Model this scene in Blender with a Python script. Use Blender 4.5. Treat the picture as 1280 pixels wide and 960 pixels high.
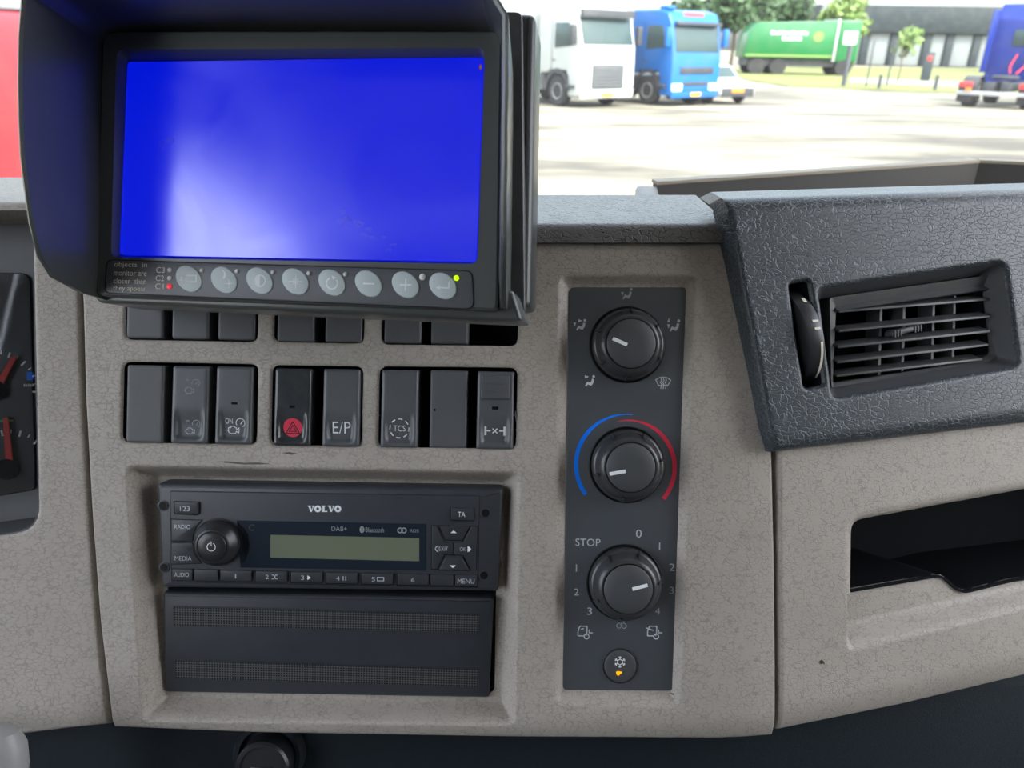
import bpy, bmesh, math, random
import numpy as np
from mathutils import Vector, Matrix

for o in list(bpy.data.objects):
    bpy.data.objects.remove(o, do_unlink=True)
scene = bpy.context.scene
COL = scene.collection
R = math.radians
random.seed(7)
RNG = np.random.default_rng(5)

# ------------------------------------------------------------------ camera
H = 2.0                       # camera height above the yard
PITCH, ROLL, FPX = R(24.0), R(1.1), 960.0
CAM = Vector((0, 0, H))
FWD = Vector((0, math.cos(PITCH), -math.sin(PITCH)))
UP0 = Vector((0, math.sin(PITCH), math.cos(PITCH)))
X0 = Vector((1, 0, 0))
RIGHT = X0 * math.cos(ROLL) + UP0 * math.sin(ROLL)
UP = UP0 * math.cos(ROLL) - X0 * math.sin(ROLL)
cam_data = bpy.data.cameras.new('camera')
cam = bpy.data.objects.new('camera', cam_data)
COL.objects.link(cam)
cam.matrix_world = Matrix(((RIGHT.x, UP.x, -FWD.x, CAM.x), (RIGHT.y, UP.y, -FWD.y, CAM.y),
                           (RIGHT.z, UP.z, -FWD.z, CAM.z), (0, 0, 0, 1)))
cam_data.sensor_width = 36.0
cam_data.lens = 36.0 * FPX / 1280.0
cam_data.clip_start = 0.02
cam_data.clip_end = 500
cam_data.dof.use_dof = True
cam_data.dof.focus_distance = 0.39
cam_data.dof.aperture_fstop = 14.5
scene.camera = cam

# ------------------------------------------------------------------ light
SUN_EL, SUN_AZ = R(52), R(150)          # azimuth clockwise from the view direction: behind, to the right
world = bpy.data.worlds.new('sky')
scene.world = world
world.use_nodes = True
wn = world.node_tree.nodes
wl = world.node_tree.links
wn.clear()
sky = wn.new('ShaderNodeTexSky')
sky.sky_type = 'NISHITA'
sky.sun_disc = False
sky.sun_elevation = SUN_EL
sky.sun_rotation = SUN_AZ
sky.air_density = 1.0
sky.dust_density = 4.0
sky.ozone_density = 1.0
bg = wn.new('ShaderNodeBackground')
bg.inputs['Strength'].default_value = 0.60
wo = wn.new('ShaderNodeOutputWorld')
hs = wn.new('ShaderNodeHueSaturation')          # thin summer haze: the blue is washed out
hs.inputs['Saturation'].default_value = 0.45
wl.new(sky.outputs[0], hs.inputs['Color'])
wl.new(hs.outputs[0], bg.inputs['Color'])
wl.new(bg.outputs[0], wo.inputs['Surface'])
sun_data = bpy.data.lights.new('sun', 'SUN')
sun_data.energy = 2.0
sun_data.angle = R(0.6)
sun_data.color = (1.0, 0.92, 0.79)
sun = bpy.data.objects.new('sun', sun_data)
COL.objects.link(sun)
sdir = Vector((math.sin(SUN_AZ) * math.cos(SUN_EL), math.cos(SUN_AZ) * math.cos(SUN_EL), math.sin(SUN_EL)))
sun.rotation_euler = sdir.to_track_quat('Z', 'Y').to_euler()
sun.location = (0, 0, 12)

vs = scene.view_settings
vs.view_transform = 'Standard'
vs.look = 'None'
vs.gamma = 1.0
vs.exposure = 1.06
vs.use_curve_mapping = False
scene.cycles.max_bounces = 8
scene.cycles.transparent_max_bounces = 12
scene.cycles.sample_clamp_indirect = 6.0

# ------------------------------------------------------------------ helpers: frames, meshes, things
def ray(px, py):
    return RIGHT * ((px - 640.0) / FPX) + UP * ((480.0 - py) / FPX) + FWD

class Frame:
    """A plane of the dashboard: origin, right, up, and the normal towards the cab."""
    def __init__(s, O, ex, ey):
        s.O = O.copy()
        s.ex = ex.normalized()
        s.ez = s.ex.cross(ey).normalized()
        s.ey = s.ez.cross(s.ex)
        s.mat = Matrix(((s.ex.x, s.ey.x, s.ez.x, O.x), (s.ex.y, s.ey.y, s.ez.y, O.y),
                        (s.ex.z, s.ey.z, s.ez.z, O.z), (0, 0, 0, 1)))
    def px(s, x, y, w=0.0):
        """point of the plane w millimetres in front of this frame, as (u, v, w) in metres"""
        d = ray(x, y)
        p0 = s.O + s.ez * (w * 0.001)
        t = (p0 - CAM).dot(s.ez) / d.dot(s.ez)
        q = CAM + d * t - s.O
        return Vector((q.dot(s.ex), q.dot(s.ey), w * 0.001))
    def k(s, x, y, w=0.0):
        return (s.px(x + 1, y, w) - s.px(x, y, w)).length
    def poly(s, pts, w=0.0):
        return [tuple(s.px(x, y, w)[:2]) for x, y in pts]
    def world(s, p):
        return s.O + s.ex * p[0] + s.ey * p[1] + s.ez * p[2]
    def grid_px(s, U, V, W):
        """vectorised projection of local points to photograph pixels"""
        X = np.stack([s.O[i] - CAM[i] + s.ex[i] * U + s.ey[i] * V + s.ez[i] * W for i in range(3)])
        a = sum(RIGHT[i] * X[i] for i in range(3))
        b = sum(UP[i] * X[i] for i in range(3))
        c = sum(FWD[i] * X[i] for i in range(3))
        return 640 + FPX * a / c, 480 - FPX * b / c

def round_poly(pts, r, n=5):
    out = []
    m = len(pts)
    for i in range(m):
        p0, p1, p2 = Vector(pts[i - 1]), Vector(pts[i]), Vector(pts[(i + 1) % m])
        ri = r[i] if isinstance(r, (list, tuple)) else r
        if ri <= 0:
            out.append(tuple(p1))
            continue
        a, b = (p0 - p1), (p2 - p1)
        ra, rb = min(ri, a.length * 0.49), min(ri, b.length * 0.49)
        A, B = p1 + a.normalized() * ra, p1 + b.normalized() * rb
        for j in range(n + 1):
            t = j / n
            q = A * (1 - t) ** 2 + p1 * (2 * t * (1 - t)) + B * t * t
            # pull towards a circular arc
            mid = A.lerp(B, t)
            out.append(tuple(q.lerp(mid, -0.12 * 4 * t * (1 - t))))
    return out

def rect(x0, y0, x1, y1):
    return [(x0, y0), (x1, y0), (x1, y1), (x0, y1)]

def circle(cx, cy, r, n=32, ry=None):
    return [(cx + r * math.cos(2 * math.pi * i / n), cy + (ry or r) * math.sin(2 * math.pi * i / n)) for i in range(n)]

def area2(p):
    return sum(p[i - 1][0] * p[i][1] - p[i][0] * p[i - 1][1] for i in range(len(p)))

def inset(poly, d):
    """move a counter-clockwise outline inwards by d"""
    m = len(poly)
    out = []
    for i in range(m):
        p0, p1, p2 = Vector(poly[i - 1]), Vector(poly[i]), Vector(poly[(i + 1) % m])
        e0, e1 = (p1 - p0), (p2 - p1)
        if e0.length < 1e-9 or e1.length < 1e-9:
            out.append(tuple(p1))
            continue
        n0, n1 = Vector((-e0.y, e0.x)).normalized(), Vector((-e1.y, e1.x)).normalized()
        b = n0 + n1
        if b.length < 1e-6:
            b = n0
        b.normalize()
        c = max(0.5, b.dot(n0))
        out.append(tuple(p1 + b * (d / c)))
    return out

def sdf_poly(x, y, pts):
    """signed distance to an outline, negative inside (numpy arrays)"""
    d = np.full(x.shape, 1e18)
    s = np.ones(x.shape)
    m = len(pts)
    for i in range(m):
        ax, ay = pts[i]
        bx, by = pts[i - 1]
        ex, ey = bx - ax, by - ay
        wx, wy = x - ax, y - ay
        L = ex * ex + ey * ey
        if L < 1e-12:
            continue
        t = np.clip((wx * ex + wy * ey) / L, 0, 1)
        dx, dy = wx - ex * t, wy - ey * t
        d = np.minimum(d, dx * dx + dy * dy)
        c1, c2, c3 = y >= ay, y < by, ex * wy > ey * wx
        flip = (c1 & c2 & c3) | (~c1 & ~c2 & ~c3)
        s = np.where(flip, -s, s)
    return s * np.sqrt(d)

def sstep(t):
    t = np.clip(t, 0, 1)
    return t * t * (3 - 2 * t)

def rollz(d, r):
    """drop of a rounded edge of radius r at distance d from the rim"""
    q = np.clip(r - d, 0, r)
    return r - np.sqrt(np.maximum(r * r - q * q, 0))

class MB:
    """collects shapes that become ONE mesh"""
    def __init__(s):
        s.v, s.f = [], []
    def add(s, verts, faces):
        n = len(s.v)
        s.v += [tuple(p) for p in verts]
        s.f += [tuple(i + n for i in f) for f in faces]
        return s
    def loft(s, rings, cap0=True, cap1=True, closed=True):
        m = len(rings[0])
        verts = [p for r_ in rings for p in r_]
        faces = []
        for k in range(len(rings) - 1):
            for i in range(m if closed else m - 1):
                j = (i + 1) % m
                faces.append((k * m + i, k * m + j, (k + 1) * m + j, (k + 1) * m + i))
        if cap0:
            faces.append(tuple(range(m - 1, -1, -1)))
        if cap1:
            faces.append(tuple((len(rings) - 1) * m + i for i in range(m)))
        return s.add(verts, faces)
    def slab(s, poly, z0, z1, bev=0.0, seg=3, cap0=True):
        """prism of an outline with a rounded upper rim"""
        if area2(poly) < 0:
            poly = poly[::-1]
        rings = [[(x, y, z0) for x, y in poly]]
        if bev > 0:
            for k in range(seg + 1):
                a = k / seg * math.pi / 2
                q = inset(poly, bev * (1 - math.cos(a)))
                rings.append([(x, y, z1 - bev + bev * math.sin(a)) for x, y in q])
        else:
            rings.append([(x, y, z1) for x, y in poly])
        return s.loft(rings, cap0, True)
    def ring(s, outer, inner, z0, z1, zi=None):
        """frame between two outlines of equal count; z1 outer top height, zi inner top height"""
        zi = z1 if zi is None else zi
        if area2(outer) < 0:
            outer = outer[::-1]
        if area2(inner) < 0:
            inner = inner[::-1]
        k = min(range(len(inner)), key=lambda i: (inner[i][0] - outer[0][0]) ** 2 + (inner[i][1] - outer[0][1]) ** 2)
        inner = inner[k:] + inner[:k]
        rings = [[(x, y, z0) for x, y in inner], [(x, y, z0) for x, y in outer], [(x, y, z1) for x, y in outer],
                 [(x, y, zi) for x, y in inner], [(x, y, z0) for x, y in inner]]
        return s.loft(rings, False, False)
    def box(s, x0, x1, y0, y1, z0, z1):
        v = [(x, y, z) for z in (z0, z1) for x, y in ((x0, y0), (x1, y0), (x1, y1), (x0, y1))]
        return s.add(v, [(3, 2, 1, 0), (4, 5, 6, 7), (0, 1, 5, 4), (1, 2, 6, 5), (2, 3, 7, 6), (3, 0, 4, 7)])
    def lathe(s, prof, c=(0, 0, 0), n=40, axis='z', cap=True):
        rings = []
        for r_, z in prof:
            ring = []
            for i in range(n):
                a = 2 * math.pi * i / n
                p = (r_ * math.cos(a), r_ * math.sin(a), z)
                if axis == 'x':
                    p = (p[2], p[0], p[1])
                elif axis == 'y':
                    p = (p[0], -p[2], p[1])
                ring.append((p[0] + c[0], p[1] + c[1], p[2] + c[2]))
            rings.append(ring)
        return s.loft(rings, cap, cap)
    def tube(s, pts, rad, n=8, rads=None):
        rings = []
        P = [Vector(p) for p in pts]
        ref = None
        for i, p in enumerate(P):
            t = (P[min(i + 1, len(P) - 1)] - P[max(i - 1, 0)]).normalized()
            if ref is None:
                ref = t.orthogonal().normalized()
            a = (ref - t * ref.dot(t)).normalized()
            ref = a
            b = t.cross(a)
            r_ = rads[i] if rads else rad
            rings.append([tuple(p + a * (r_ * math.cos(2 * math.pi * j / n)) + b * (r_ * math.sin(2 * math.pi * j / n)))
                          for j in range(n)])
        return s.loft(rings)
    def stroke(s, pts, wd, z, closed=False):
        """flat printed line"""
        P = [Vector(p[:2]) for p in pts]
        if closed:
            P = P + [P[0], P[1]]
        L, Rr = [], []
        for i, p in enumerate(P):
            a = (p - P[i - 1]) if i else (P[1] - p)
            b = (P[i + 1] - p) if i < len(P) - 1 else a
            if a.length < 1e-9:
                a = b
            if b.length < 1e-9:
                b = a
            na, nb = Vector((-a.y, a.x)).normalized(), Vector((-b.y, b.x)).normalized()
            m = na + nb
            m = m.normalized() if m.length > 1e-6 else na
            c = max(0.45, m.dot(na))
            ww = (wd[min(i, len(wd) - 1)] if isinstance(wd, (list, tuple)) else wd)
            L.append(p + m * (ww / 2 / c))
            Rr.append(p - m * (ww / 2 / c))
        n = len(P)
        v = [(q.x, q.y, z) for q in L] + [(q.x, q.y, z) for q in Rr]
        return s.add(v, [(n + i, n + i + 1, i + 1, i) for i in range(n - 1)])
    def fill(s, poly, z):
        if area2(poly) < 0:
            poly = poly[::-1]
        return s.add([(x, y, z) for x, y in poly], [tuple(range(len(poly)))])
    def mesh(s, name, off=(0, 0, 0), smooth=35, bevel=0.0, fix=True, seg=2):
        me = bpy.data.meshes.new(name)
        me.from_pydata([(x - off[0], y - off[1], z - off[2]) for x, y, z in s.v], [], s.f)
        if fix or bevel > 0:
            bm = bmesh.new()
            bm.from_mesh(me)
            if bevel > 0:
                bmesh.ops.remove_doubles(bm, verts=bm.verts, dist=1e-6)
                ed = [e for e in bm.edges if len(e.link_faces) == 2 and e.calc_face_angle(0) > R(25)]
                bmesh.ops.bevel(bm, geom=ed, offset=bevel, segments=seg, profile=0.5, affect='EDGES', clamp_overlap=True)
            if fix:
                bmesh.ops.recalc_face_normals(bm, faces=bm.faces)
            bm.to_mesh(me)
            bm.free()
        if smooth:
            me.shade_smooth()
            me.set_sharp_from_angle(angle=R(smooth))
        return me

def link(name, data, mat, parent=None, label=None, kind=None):
    o = bpy.data.objects.new(name, data)
    COL.objects.link(o)
    if data is not None and mat is not None and not data.materials:
        data.materials.append(M[mat])
    if parent is not None:
        o.parent = parent
    if label:
        o['label'] = label
    if kind:
        o['kind'] = kind
    return o

class Thing:
    def __init__(s, name, label, cat, frame=None, at=(0, 0, 0), group=None, kind=None):
        s.o = bpy.data.objects.new(name, None)
        s.o.empty_display_size = 0.02
        COL.objects.link(s.o)
        s.fr = frame
        s.off = tuple(at)
        if frame is not None:
            m = frame.mat.copy()
            m.translation = frame.world(at)
            s.o.matrix_world = m
        s.o['label'] = label
        if cat:
            s.o['category'] = cat
        if group:
            s.o['group'] = group
        if kind:
            s.o['kind'] = kind
    def part(s, name, mb, mat, parent=None, label=None, smooth=35, bevel=0.0, kind=None, fix=True, seg=2):
        return link(name, mb.mesh(name, s.off, smooth, bevel, fix, seg), mat, parent or s.o, label, kind)
    def place(s, loc, rz=0.0):
        s.o.location = loc
        s.o.rotation_euler = (0, 0, rz)
        return s

def copy_tree(o, parent=None):
    c = o.copy()
    COL.objects.link(c)
    c.parent = parent
    for ch in list(o.children):
        copy_tree(ch, c)
    return c

_tc = {}
def text_geo(txt):
    """outline letters as flat faces, lower-left bounding box at 0, (verts, faces, w, h)"""
    if txt in _tc:
        return _tc[txt]
    cu = bpy.data.curves.new('letters', 'FONT')
    cu.body = txt
    cu.resolution_u = 4
    cu.offset = -0.006
    ob = bpy.data.objects.new('letters', cu)
    COL.objects.link(ob)
    dg = bpy.context.evaluated_depsgraph_get()
    me = bpy.data.meshes.new_from_object(ob.evaluated_get(dg))
    v = [tuple(p.co) for p in me.vertices]
    f = [tuple(p.vertices) for p in me.polygons]
    bpy.data.objects.remove(ob)
    bpy.data.curves.remove(cu)
    bpy.data.meshes.remove(me)
    x0, x1 = min(p[0] for p in v), max(p[0] for p in v)
    y0, y1 = min(p[1] for p in v), max(p[1] for p in v)
    _tc[txt] = ([(p[0] - x0, p[1] - y0) for p in v], f, x1 - x0, y1 - y0)
    return _tc[txt]

def put_text(mb, fr, txt, cx, cy, wpx, hpx, w, skew=0.0):
    if txt == '1':
        return put_ink(mb, fr, cx, cy, 1, w, [[(0, -hpx / 2), (0, hpx / 2)]], lw=1.3)
    v, f, tw, th = text_geo(txt)
    k = fr.k(cx, cy, w)
    c = fr.px(cx, cy, w)
    sx, sy = wpx * k / max(tw, 1e-6), hpx * k / max(th, 1e-6)
    mb.add([(c.x + (x - tw / 2) * sx + (y - th / 2) * sy * skew, c.y + (y - th / 2) * sy, c.z) for x, y in v], f)
    return mb

def put_ink(mb, fr, cx, cy, s, w, strokes=(), fills=(), lw=0.12):
    """drawing in units of s pixels around a pixel, x right, y up"""
    c = fr.px(cx, cy, w)
    k = fr.k(cx, cy, w) * s
    for st in strokes:
        cl = False
        wd = lw
        if isinstance(st, dict):
            wd, cl, st = st.get('w', lw), st.get('c', False), st['p']
        wd = [q * k for q in wd] if isinstance(wd, list) else wd * k
        mb.stroke([(c.x + x * k, c.y + y * k) for x, y in st], wd, c.z, cl)
    for fl in fills:
        mb.fill([(c.x + x * k, c.y + y * k) for x, y in fl], c.z)
    return mb

def arc(cx, cy, r, a0, a1, n=16, r1=None):
    out = []
    for i in range(n + 1):
        t = i / n
        a = R(a0 + (a1 - a0) * t)
        rr = r + ((r1 if r1 is not None else r) - r) * t
        out.append((cx + rr * math.cos(a), cy + rr * math.sin(a)))
    return out

def relief(name, fr, U, V, W, outline, hfun, holes, roll=2.0, skirt=15.0, off=(0, 0, 0), snap=1.1, skirt_dir=None):
    """moulded panel: a grid of points of a frame, embossed by hfun(px, py) in millimetres, with cut-outs.
    outline and holes are outlines drawn on the undisplaced surface; returns a mesh"""
    px, py = fr.grid_px(U, V, W)
    ny, nx = U.shape
    ex = np.array([fr.k(900, 500)] * 1)
    keep = np.ones((ny, nx), bool)
    dz = np.zeros_like(U)
    inside = np.zeros((ny, nx), bool)
    for hp in holes:
        d = sdf_poly(px, py, hp)
        e = 0.25
        near = np.abs(d) < snap
        gx = (sdf_poly(px[near] + e, py[near], hp) - sdf_poly(px[near] - e, py[near], hp)) / (2 * e)
        gy = (sdf_poly(px[near], py[near] + e, hp) - sdf_poly(px[near], py[near] - e, hp)) / (2 * e)
        gl = np.maximum(np.hypot(gx, gy), 1e-6)
        mx, my = -d[near] * gx / gl, -d[near] * gy / gl
        # pixel shift to local shift, from the grid's own scale
        k = fr.k(float(px[near].mean()) if near.any() else 640, float(py[near].mean()) if near.any() else 480)
        px[near] += mx
        py[near] += my
        U[near] += mx * k
        V[near] -= my * k
        d2 = np.where(near, 0.0, d)
        inside |= d2 <= 0.0
        dz -= 0.9 * np.clip(1 - np.maximum(d2, 0) / 4.0, 0, 1) ** 2
    dz += hfun(px, py)
    dd = -sdf_poly(px, py, outline) * 0.4375
    dz -= rollz(np.maximum(dd, 0), roll) * np.clip(1 + W * 1000 / 8.0, 0, 1)
    Wd = W + dz * 0.001
    idx = np.arange(ny * nx).reshape(ny, nx)
    A, B, C, D = idx[:-1, :-1], idx[:-1, 1:], idx[1:, 1:], idx[1:, :-1]
    gone = inside[:-1, :-1] & inside[:-1, 1:] & inside[1:, 1:] & inside[1:, :-1]
    q = np.stack([A, B, C, D], -1)[~gone]
    verts = np.stack([U, V, Wd], -1).reshape(-1, 3)
    # skirt round the four borders
    ring = list(idx[0, :]) + list(idx[1:, -1]) + list(idx[-1, -2::-1]) + list(idx[-2:0:-1, 0])
    n0 = len(verts)
    sk = verts[ring].copy()
    sk[:, 2] -= skirt * 0.001
    verts = np.concatenate([verts, sk])
    m = len(ring)
    sq = [(ring[i], n0 + i, n0 + (i + 1) % m, ring[(i + 1) % m]) for i in range(m)]
    faces = [tuple(r_) for r_ in q.tolist()] + sq
    used = np.zeros(len(verts), bool)
    for f in faces:
        for i in f:
            used[i] = True
    remap = -np.ones(len(verts), int)
    remap[used] = np.arange(used.sum())
    me = bpy.data.meshes.new(name)
    vv = verts[used] - np.array(off)
    me.from_pydata(vv.tolist(), [], [tuple(int(remap[i]) for i in f) for f in faces])
    bm = bmesh.new()
    bm.from_mesh(me)
    bmesh.ops.recalc_face_normals(bm, faces=bm.faces)
    c = [f for f in bm.faces][len(bm.faces) // 2]
    if sum(f.normal.z for f in list(bm.faces)[:2000]) < 0:
        bmesh.ops.reverse_faces(bm, faces=bm.faces)
    bm.to_mesh(me)
    bm.free()
    me.shade_smooth()
    me.set_sharp_from_angle(angle=R(50))
    return me

def interp(pts):
    xs, ys = [p[0] for p in pts], [p[1] for p in pts]
    return lambda t: np.interp(t, xs, ys)

def coons(fr, left, right, top, bottom, step=2.0, w=0.0):
    """grid over the area between a left and right edge x(y) and a top and bottom edge y(x), all in pixels of frame plane w"""
    fl, frt, ft, fb = interp(left), interp(right), interp(top), interp(bottom)
    xa, xb = min(p[0] for p in top), max(p[0] for p in top)
    ya, yb = min(p[1] for p in top), max(p[1] for p in bottom)
    nx, ny = int((xb - xa) / step) + 1, int((yb - ya) / step) + 1
    S, T = np.meshgrid(np.linspace(0, 1, nx), np.linspace(0, 1, ny))
    X = xa + (xb - xa) * S
    Y = ft(X) * (1 - T) + fb(X) * T
    for _ in range(3):
        L_, R_ = np.interp(Y, [p[1] for p in [(b, a) for b, a in left]], [p[0] for p in left]), np.interp(Y, [p[1] for p in right], [p[0] for p in right])
        X = L_ + (R_ - L_) * S
        Y = ft(X) * (1 - T) + fb(X) * T
    # to local coordinates
    dx = [RIGHT[i] * (X - 640) / FPX + UP[i] * (480 - Y) / FPX + FWD[i] for i in range(3)]
    p0 = fr.O + fr.ez * (w * 0.001)
    t = (p0 - CAM).dot(fr.ez) / sum(dx[i] * fr.ez[i] for i in range(3))
    Q = [CAM[i] + dx[i] * t - fr.O[i] for i in range(3)]
    U = sum(Q[i] * fr.ex[i] for i in range(3))
    V = sum(Q[i] * fr.ey[i] for i in range(3))
    outline = [(float(X[0, i]), float(Y[0, i])) for i in range(0, nx, 12)] + [(float(X[j, -1]), float(Y[j, -1])) for j in range(0, ny, 12)] + \
              [(float(X[-1, i]), float(Y[-1, i])) for i in range(nx - 1, -1, -12)] + [(float(X[j, 0]), float(Y[j, 0])) for j in range(ny - 1, -1, -12)]
    return U, V, np.full_like(U, w * 0.001), outline

def pocket(mb, poly, z0, z1, ins=0.0, wall=0.0015):
    """open box lining a cut-out, from z0 (mouth) back to z1"""
    if area2(poly) < 0:
        poly = poly[::-1]
    inner = inset(poly, ins)
    outer = inset(poly, -wall)
    return mb.loft([[(x, y, z0) for x, y in outer], [(x, y, z1 - wall) for x, y in outer]], False, True).loft(
        [[(x, y, z0) for x, y in outer], [(x, y, z0) for x, y in poly], [(x, y, z1) for x, y in inner]], False, True)

# ------------------------------------------------------------------ materials
M = {}
def new_mat(name, col, rough=0.5, spec=0.5, metal=0.0, emit=None, es=0.0, coat=0.0):
    m = bpy.data.materials.new(name)
    m.use_nodes = True
    b = m.node_tree.nodes['Principled BSDF']
    b.inputs['Base Color'].default_value = (*col, 1)
    b.inputs['Roughness'].default_value = rough
    b.inputs['Specular IOR Level'].default_value = spec
    b.inputs['Metallic'].default_value = metal
    b.inputs['Coat Weight'].default_value = coat
    if emit:
        b.inputs['Emission Color'].default_value = (*emit, 1)
        b.inputs['Emission Strength'].default_value = es
    M[name] = m
    return m, m.node_tree.nodes, m.node_tree.links, b

def S(r, g, b):
    f = lambda c: (c / 255 / 12.92) if c / 255 <= 0.04045 else ((c / 255 + 0.055) / 1.055) ** 2.4
    return (f(r), f(g), f(b))

def grain(name, col, rough, cell, depth, var=0.10, spec=0.5, dirt=None, scuff=0.0, crease=0.9):
    """moulded plastic with a wrinkled leather grain"""
    m, n, l, b = new_mat(name, col, rough, spec)
    tc = n.new('ShaderNodeTexCoord')
    nz = n.new('ShaderNodeTexNoise')
    nz.inputs['Scale'].default_value = 0.55 / cell
    nz.inputs['Detail'].default_value = 2
    l.new(tc.outputs['Object'], nz.inputs['Vector'])
    mixv = n.new('ShaderNodeMix')
    mixv.data_type = 'VECTOR'
    mixv.inputs['Factor'].default_value = 1.0
    sub = n.new('ShaderNodeVectorMath')
    sub.operation = 'SUBTRACT'
    sub.inputs[1].default_value = (0.5, 0.5, 0.5)
    l.new(nz.outputs['Color'], sub.inputs[0])
    sc = n.new('ShaderNodeVectorMath')
    sc.operation = 'SCALE'
    sc.inputs['Scale'].default_value = cell * 1.6
    l.new(sub.outputs[0], sc.inputs[0])
    add = n.new('ShaderNodeVectorMath')
    l.new(tc.outputs['Object'], add.inputs[0])
    l.new(sc.outputs[0], add.inputs[1])
    mp = n.new('ShaderNodeMapping')
    mp.inputs['Scale'].default_value = (0.68 / cell, 1.25 / cell, 1.0 / cell)
    l.new(add.outputs[0], mp.inputs['Vector'])
    vo = n.new('ShaderNodeTexVoronoi')
    vo.feature = 'DISTANCE_TO_EDGE'
    vo.inputs['Scale'].default_value = 1.0
    l.new(mp.outputs[0], vo.inputs['Vector'])
    cr = n.new('ShaderNodeMapRange')
    cr.interpolation_type = 'SMOOTHSTEP'
    cr.inputs['From Max'].default_value = 0.10
    nf = n.new('ShaderNodeTexNoise')                 # wrinkles fade in and out
    nf.inputs['Scale'].default_value = 0.35 / cell
    l.new(tc.outputs['Object'], nf.inputs['Vector'])
    ff = n.new('ShaderNodeMapRange')
    ff.inputs['From Min'].default_value = 0.50
    ff.inputs['From Max'].default_value = 0.85
    ff.inputs['To Max'].default_value = 0.10
    l.new(nf.outputs['Fac'], ff.inputs['Value'])
    fa = n.new('ShaderNodeMath')
    l.new(vo.outputs['Distance'], fa.inputs[0])
    l.new(ff.outputs[0], fa.inputs[1])
    l.new(fa.outputs[0], cr.inputs['Value'])
    n2 = n.new('ShaderNodeTexNoise')
    n2.inputs['Scale'].default_value = 3.0 / cell
    l.new(tc.outputs['Object'], n2.inputs['Vector'])
    ma = n.new('ShaderNodeMath')
    ma.operation = 'MULTIPLY_ADD'
    ma.inputs[1].default_value = 0.35
    l.new(n2.outputs['Fac'], ma.inputs[0])
    l.new(cr.outputs['Result'], ma.inputs[2])
    bu = n.new('ShaderNodeBump')
    bu.inputs['Distance'].default_value = depth
    bu.inputs['Strength'].default_value = 1.0
    l.new(ma.outputs[0], bu.inputs['Height'])
    l.new(bu.outputs[0], b.inputs['Normal'])
    # broad wear and grime
    n3 = n.new('ShaderNodeTexNoise')
    n3.inputs['Scale'].default_value = 14
    n3.inputs['Detail'].default_value = 5
    n3.inputs['Roughness'].default_value = 0.6
    l.new(tc.outputs['Object'], n3.inputs['Vector'])
    mr = n.new('ShaderNodeMapRange')
    mr.inputs['From Min'].default_value = 0.3
    mr.inputs['From Max'].default_value = 0.75
    mr.inputs['To Min'].default_value = 1.0 + var
    mr.inputs['To Max'].default_value = 1.0 - var
    l.new(n3.outputs['Fac'], mr.inputs['Value'])
    mx = n.new('ShaderNodeMix')
    mx.data_type = 'RGBA'
    mx.blend_type = 'MULTIPLY'
    mx.inputs['Factor'].default_value = 1.0
    mx.inputs[6].default_value = (*col, 1)
    l.new(mr.outputs[0], mx.inputs[7])
    out = mx.outputs[2]
    # wrinkle lines get a darker or paler tone, set by crease
    mg = n.new('ShaderNodeMix')
    mg.data_type = 'RGBA'
    mg.inputs[6].default_value = (*[c * crease for c in (dirt or col)], 1)
    l.new(cr.outputs['Result'], mg.inputs['Factor'])
    l.new(out, mg.inputs[7])
    out = mg.outputs[2]
    if scuff > 0:
        n4 = n.new('ShaderNodeTexNoise')
        n4.inputs['Scale'].default_value = 45
        n4.inputs['Detail'].default_value = 6
        l.new(tc.outputs['Object'], n4.inputs['Vector'])
        m4 = n.new('ShaderNodeMapRange')
        m4.inputs['From Min'].default_value = 0.66
        m4.inputs['From Max'].default_value = 0.76
        m4.inputs['To Max'].default_value = scuff
        l.new(n4.outputs['Fac'], m4.inputs['Value'])
        mm = n.new('ShaderNodeMix')
        mm.data_type = 'RGBA'
        mm.inputs[7].default_value = (*[c * 0.3 for c in col], 1)
        l.new(m4.outputs[0], mm.inputs['Factor'])
        l.new(out, mm.inputs[6])
        out = mm.outputs[2]
    l.new(out, b.inputs['Base Color'])
    return m

def plastic(name, col, rough, fine=0.0, spec=0.5, scale=2500, dust=0.0, dustcol=(0.35, 0.34, 0.32)):
    """plain moulded plastic with a fine stipple and some dust"""
    m, n, l, b = new_mat(name, col, rough, spec)
    tc = n.new('ShaderNodeTexCoord')
    if fine > 0:
        nz = n.new('ShaderNodeTexNoise')
        nz.inputs['Scale'].default_value = scale
        nz.inputs['Detail'].default_value = 1
        l.new(tc.outputs['Object'], nz.inputs['Vector'])
        bu = n.new('ShaderNodeBump')
        bu.inputs['Distance'].default_value = fine
        l.new(nz.outputs['Fac'], bu.inputs['Height'])
        l.new(bu.outputs[0], b.inputs['Normal'])
    if dust > 0:
        n2 = n.new('ShaderNodeTexNoise')
        n2.inputs['Scale'].default_value = 60
        n2.inputs['Detail'].default_value = 8
        n2.inputs['Roughness'].default_value = 0.7
        l.new(tc.outputs['Object'], n2.inputs['Vector'])
        mr = n.new('ShaderNodeMapRange')
        mr.inputs['From Min'].default_value = 0.4
        mr.inputs['From Max'].default_value = 0.8
        mr.inputs['To Max'].default_value = dust
        l.new(n2.outputs['Fac'], mr.inputs['Value'])
        mx = n.new('ShaderNodeMix')
        mx.data_type = 'RGBA'
        mx.inputs[6].default_value = (*col, 1)
        mx.inputs[7].default_value = (*dustcol, 1)
        l.new(mr.outputs[0], mx.inputs['Factor'])
        l.new(mx.outputs[2], b.inputs['Base Color'])
    return m

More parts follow.
